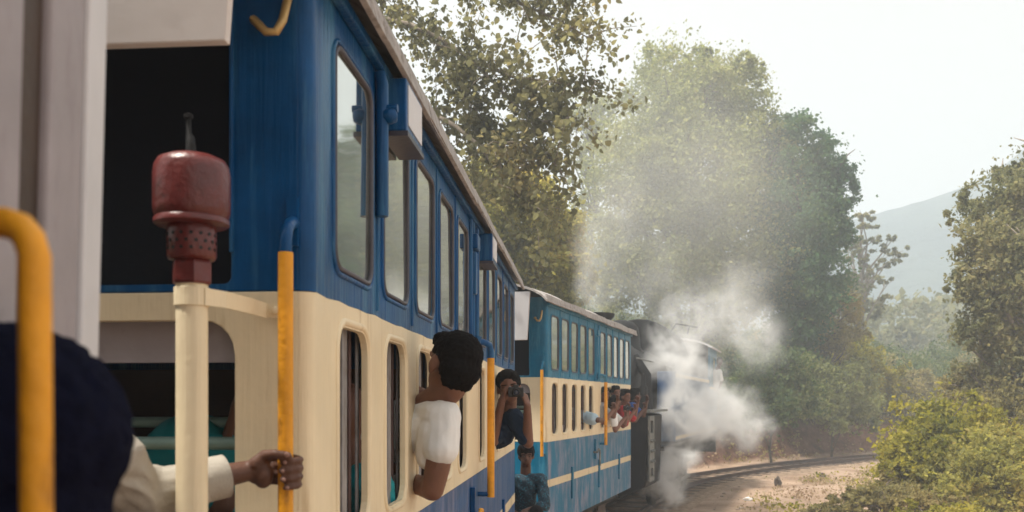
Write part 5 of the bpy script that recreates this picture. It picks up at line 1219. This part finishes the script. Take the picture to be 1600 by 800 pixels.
tag(grid_obj('hill', np.linspace(-300, 400, 120), np.linspace(150, 440, 60), 'hill_haze_tint', hillz), kind='structure')

# ------------------------------------------------------------------ air: haze, steam and smoke
def box_obj(name, lo, hi, mat):
    c = [(a + b) / 2 for a, b in zip(lo, hi)]
    return obj(name, MB().box((0, 0, 0), [b - a for a, b in zip(lo, hi)]), mat, None, None, loc=c)
m, t, o = nodes('haze_air')
vn = N(t, 'ShaderNodeVolumePrincipled'); vn.inputs['Color'].default_value = (0.84, 0.92, 1.0, 1); vn.inputs['Density'].default_value = 0.0038; vn.inputs['Anisotropy'].default_value = 0.2
t.links.new(vn.outputs[0], o.inputs['Volume']); MATS['haze_air'] = m
tag(box_obj('haze', (-440, -75, -40), (440, 540, 105), 'haze_air'), 'pale morning haze filling the valley', kind='stuff')

def steam_mat(name, blobs, dens, nscale, thr=(0.38, 0.66), col=(0.97, 0.98, 1.0), stretch=(1, 1, 1), origin=(0, 0, 0)):
    """sum of soft puffs broken up by turbulent noise; positions relative to the object's own origin"""
    m, t, o = nodes(name)
    tc = N(t, 'ShaderNodeTexCoord')
    n0 = N(t, 'ShaderNodeTexNoise'); n0.inputs['Scale'].default_value = nscale * 0.6; n0.inputs['Detail'].default_value = 2
    t.links.new(tc.outputs['Object'], n0.inputs['Vector'])
    ad = N(t, 'ShaderNodeVectorMath', operation='MULTIPLY_ADD'); ad.inputs[1].default_value = (0.9, 0.9, 0.9); t.links.new(n0.outputs['Color'], ad.inputs[0]); t.links.new(tc.outputs['Object'], ad.inputs[2])
    sb = N(t, 'ShaderNodeVectorMath', operation='SUBTRACT'); sb.inputs[1].default_value = (0.45, 0.45, 0.45); t.links.new(ad.outputs[0], sb.inputs[0])
    n1 = N(t, 'ShaderNodeTexNoise'); n1.inputs['Scale'].default_value = nscale; n1.inputs['Detail'].default_value = 7; n1.inputs['Roughness'].default_value = 0.6
    t.links.new(sb.outputs[0], n1.inputs['Vector'])
    mr = N(t, 'ShaderNodeMapRange'); mr.interpolation_type = 'SMOOTHSTEP'; mr.inputs[1].default_value = thr[0]; mr.inputs[2].default_value = thr[1]
    t.links.new(n1.outputs['Fac'], mr.inputs[0])
    acc_ = None
    for (c, r, s) in blobs:
        d = N(t, 'ShaderNodeVectorMath', operation='DISTANCE'); d.inputs[1].default_value = [a - b for a, b in zip(c, origin)]
        t.links.new(sb.outputs[0], d.inputs[0])
        q = N(t, 'ShaderNodeMapRange'); q.interpolation_type = 'SMOOTHSTEP'; q.inputs[1].default_value = r; q.inputs[2].default_value = r * 0.15; q.inputs[3].default_value = 0; q.inputs[4].default_value = s
        t.links.new(d.outputs['Value'], q.inputs[0])
        if acc_ is None: acc_ = q.outputs[0]
        else:
            a_ = N(t, 'ShaderNodeMath', operation='ADD'); t.links.new(acc_, a_.inputs[0]); t.links.new(q.outputs[0], a_.inputs[1]); acc_ = a_.outputs[0]
    mu = N(t, 'ShaderNodeMath', operation='MULTIPLY'); t.links.new(acc_, mu.inputs[0]); t.links.new(mr.outputs[0], mu.inputs[1])
    m2 = N(t, 'ShaderNodeMath', operation='MULTIPLY'); m2.inputs[1].default_value = dens; t.links.new(mu.outputs[0], m2.inputs[0])
    vn = N(t, 'ShaderNodeVolumePrincipled'); vn.inputs['Color'].default_value = c4(col); vn.inputs['Anisotropy'].default_value = 0.1
    t.links.new(m2.outputs[0], vn.inputs['Density'])
    t.links.new(vn.outputs[0], o.inputs['Volume']); MATS[name] = m
    return m
def steam(name, blobs, dens, nscale, label, **kw):
    lo = [min(c[i] - r for c, r, s in blobs) - 0.5 for i in range(3)]; hi = [max(c[i] + r for c, r, s in blobs) + 0.5 for i in range(3)]
    c = [(a + b) / 2 for a, b in zip(lo, hi)]
    steam_mat(name + '_air', blobs, dens, nscale, origin=c, **kw)
    return tag(box_obj(name, lo, hi, name + '_air'), label, kind='stuff')
bl = [(tuple(P(1055, 560, 17.8)), 0.70, 0.9), (tuple(P(1082, 590, 18.6)), 0.85, 0.8), (tuple(P(1068, 650, 18.0)), 0.80, 1.2), (tuple(P(1110, 655, 19.0)), 0.9, 1.1), (tuple(P(1148, 650, 20.0)), 0.85, 0.75), (tuple(P(1172, 672, 20.8)), 0.7, 0.5),
      (tuple(P(1052, 712, 17.4)), 0.62, 1.5), (tuple(P(1045, 768, 17.2)), 0.6, 1.5), (tuple(P(1060, 520, 19.0)), 0.9, 0.5), (tuple(P(1150, 505, 21.5)), 1.1, 0.20), (tuple(P(1100, 490, 21.0)), 1.1, 0.22), (tuple(P(1185, 535, 22.5)), 0.9, 0.2)]
steam('steam', bl, 4.2, 2.1, 'white steam blowing from the cylinders along the locomotive side', thr=(0.40, 0.64), col=(0.995, 1.0, 1.0))
bl = [(tuple(P(928, 462, 17.2)), 0.55, 1.1), (tuple(P(945, 425, 18.0)), 0.75, 0.8), (tuple(P(935, 380, 19.0)), 0.9, 0.5), (tuple(P(955, 330, 20.5)), 1.2, 0.22), (tuple(P(1010, 440, 21.0)), 1.2, 0.28), (tuple(P(1160, 470, 25)), 1.6, 0.22), (tuple(P(1180, 540, 24)), 1.1, 0.25)]
steam('smoke', bl, 1.3, 0.9, 'pale smoke rising from the chimney in front of the trees', thr=(0.36, 0.68), col=(0.99, 0.99, 0.985))
bl = [(tuple(P(990, 330, 28)), 3.6, 0.8), (tuple(P(1060, 200, 30)), 4.6, 1.0), (tuple(P(1110, 360, 29)), 4.2, 1.0), (tuple(P(1180, 280, 31)), 3.6, 0.7), (tuple(P(940, 200, 29)), 3.2, 0.6)]
steam('smoke_veil', bl, 0.042, 0.35, 'thin sunlit veil of old smoke hanging before the tallest tree', thr=(0.12, 0.62), col=(1.0, 0.99, 0.97))
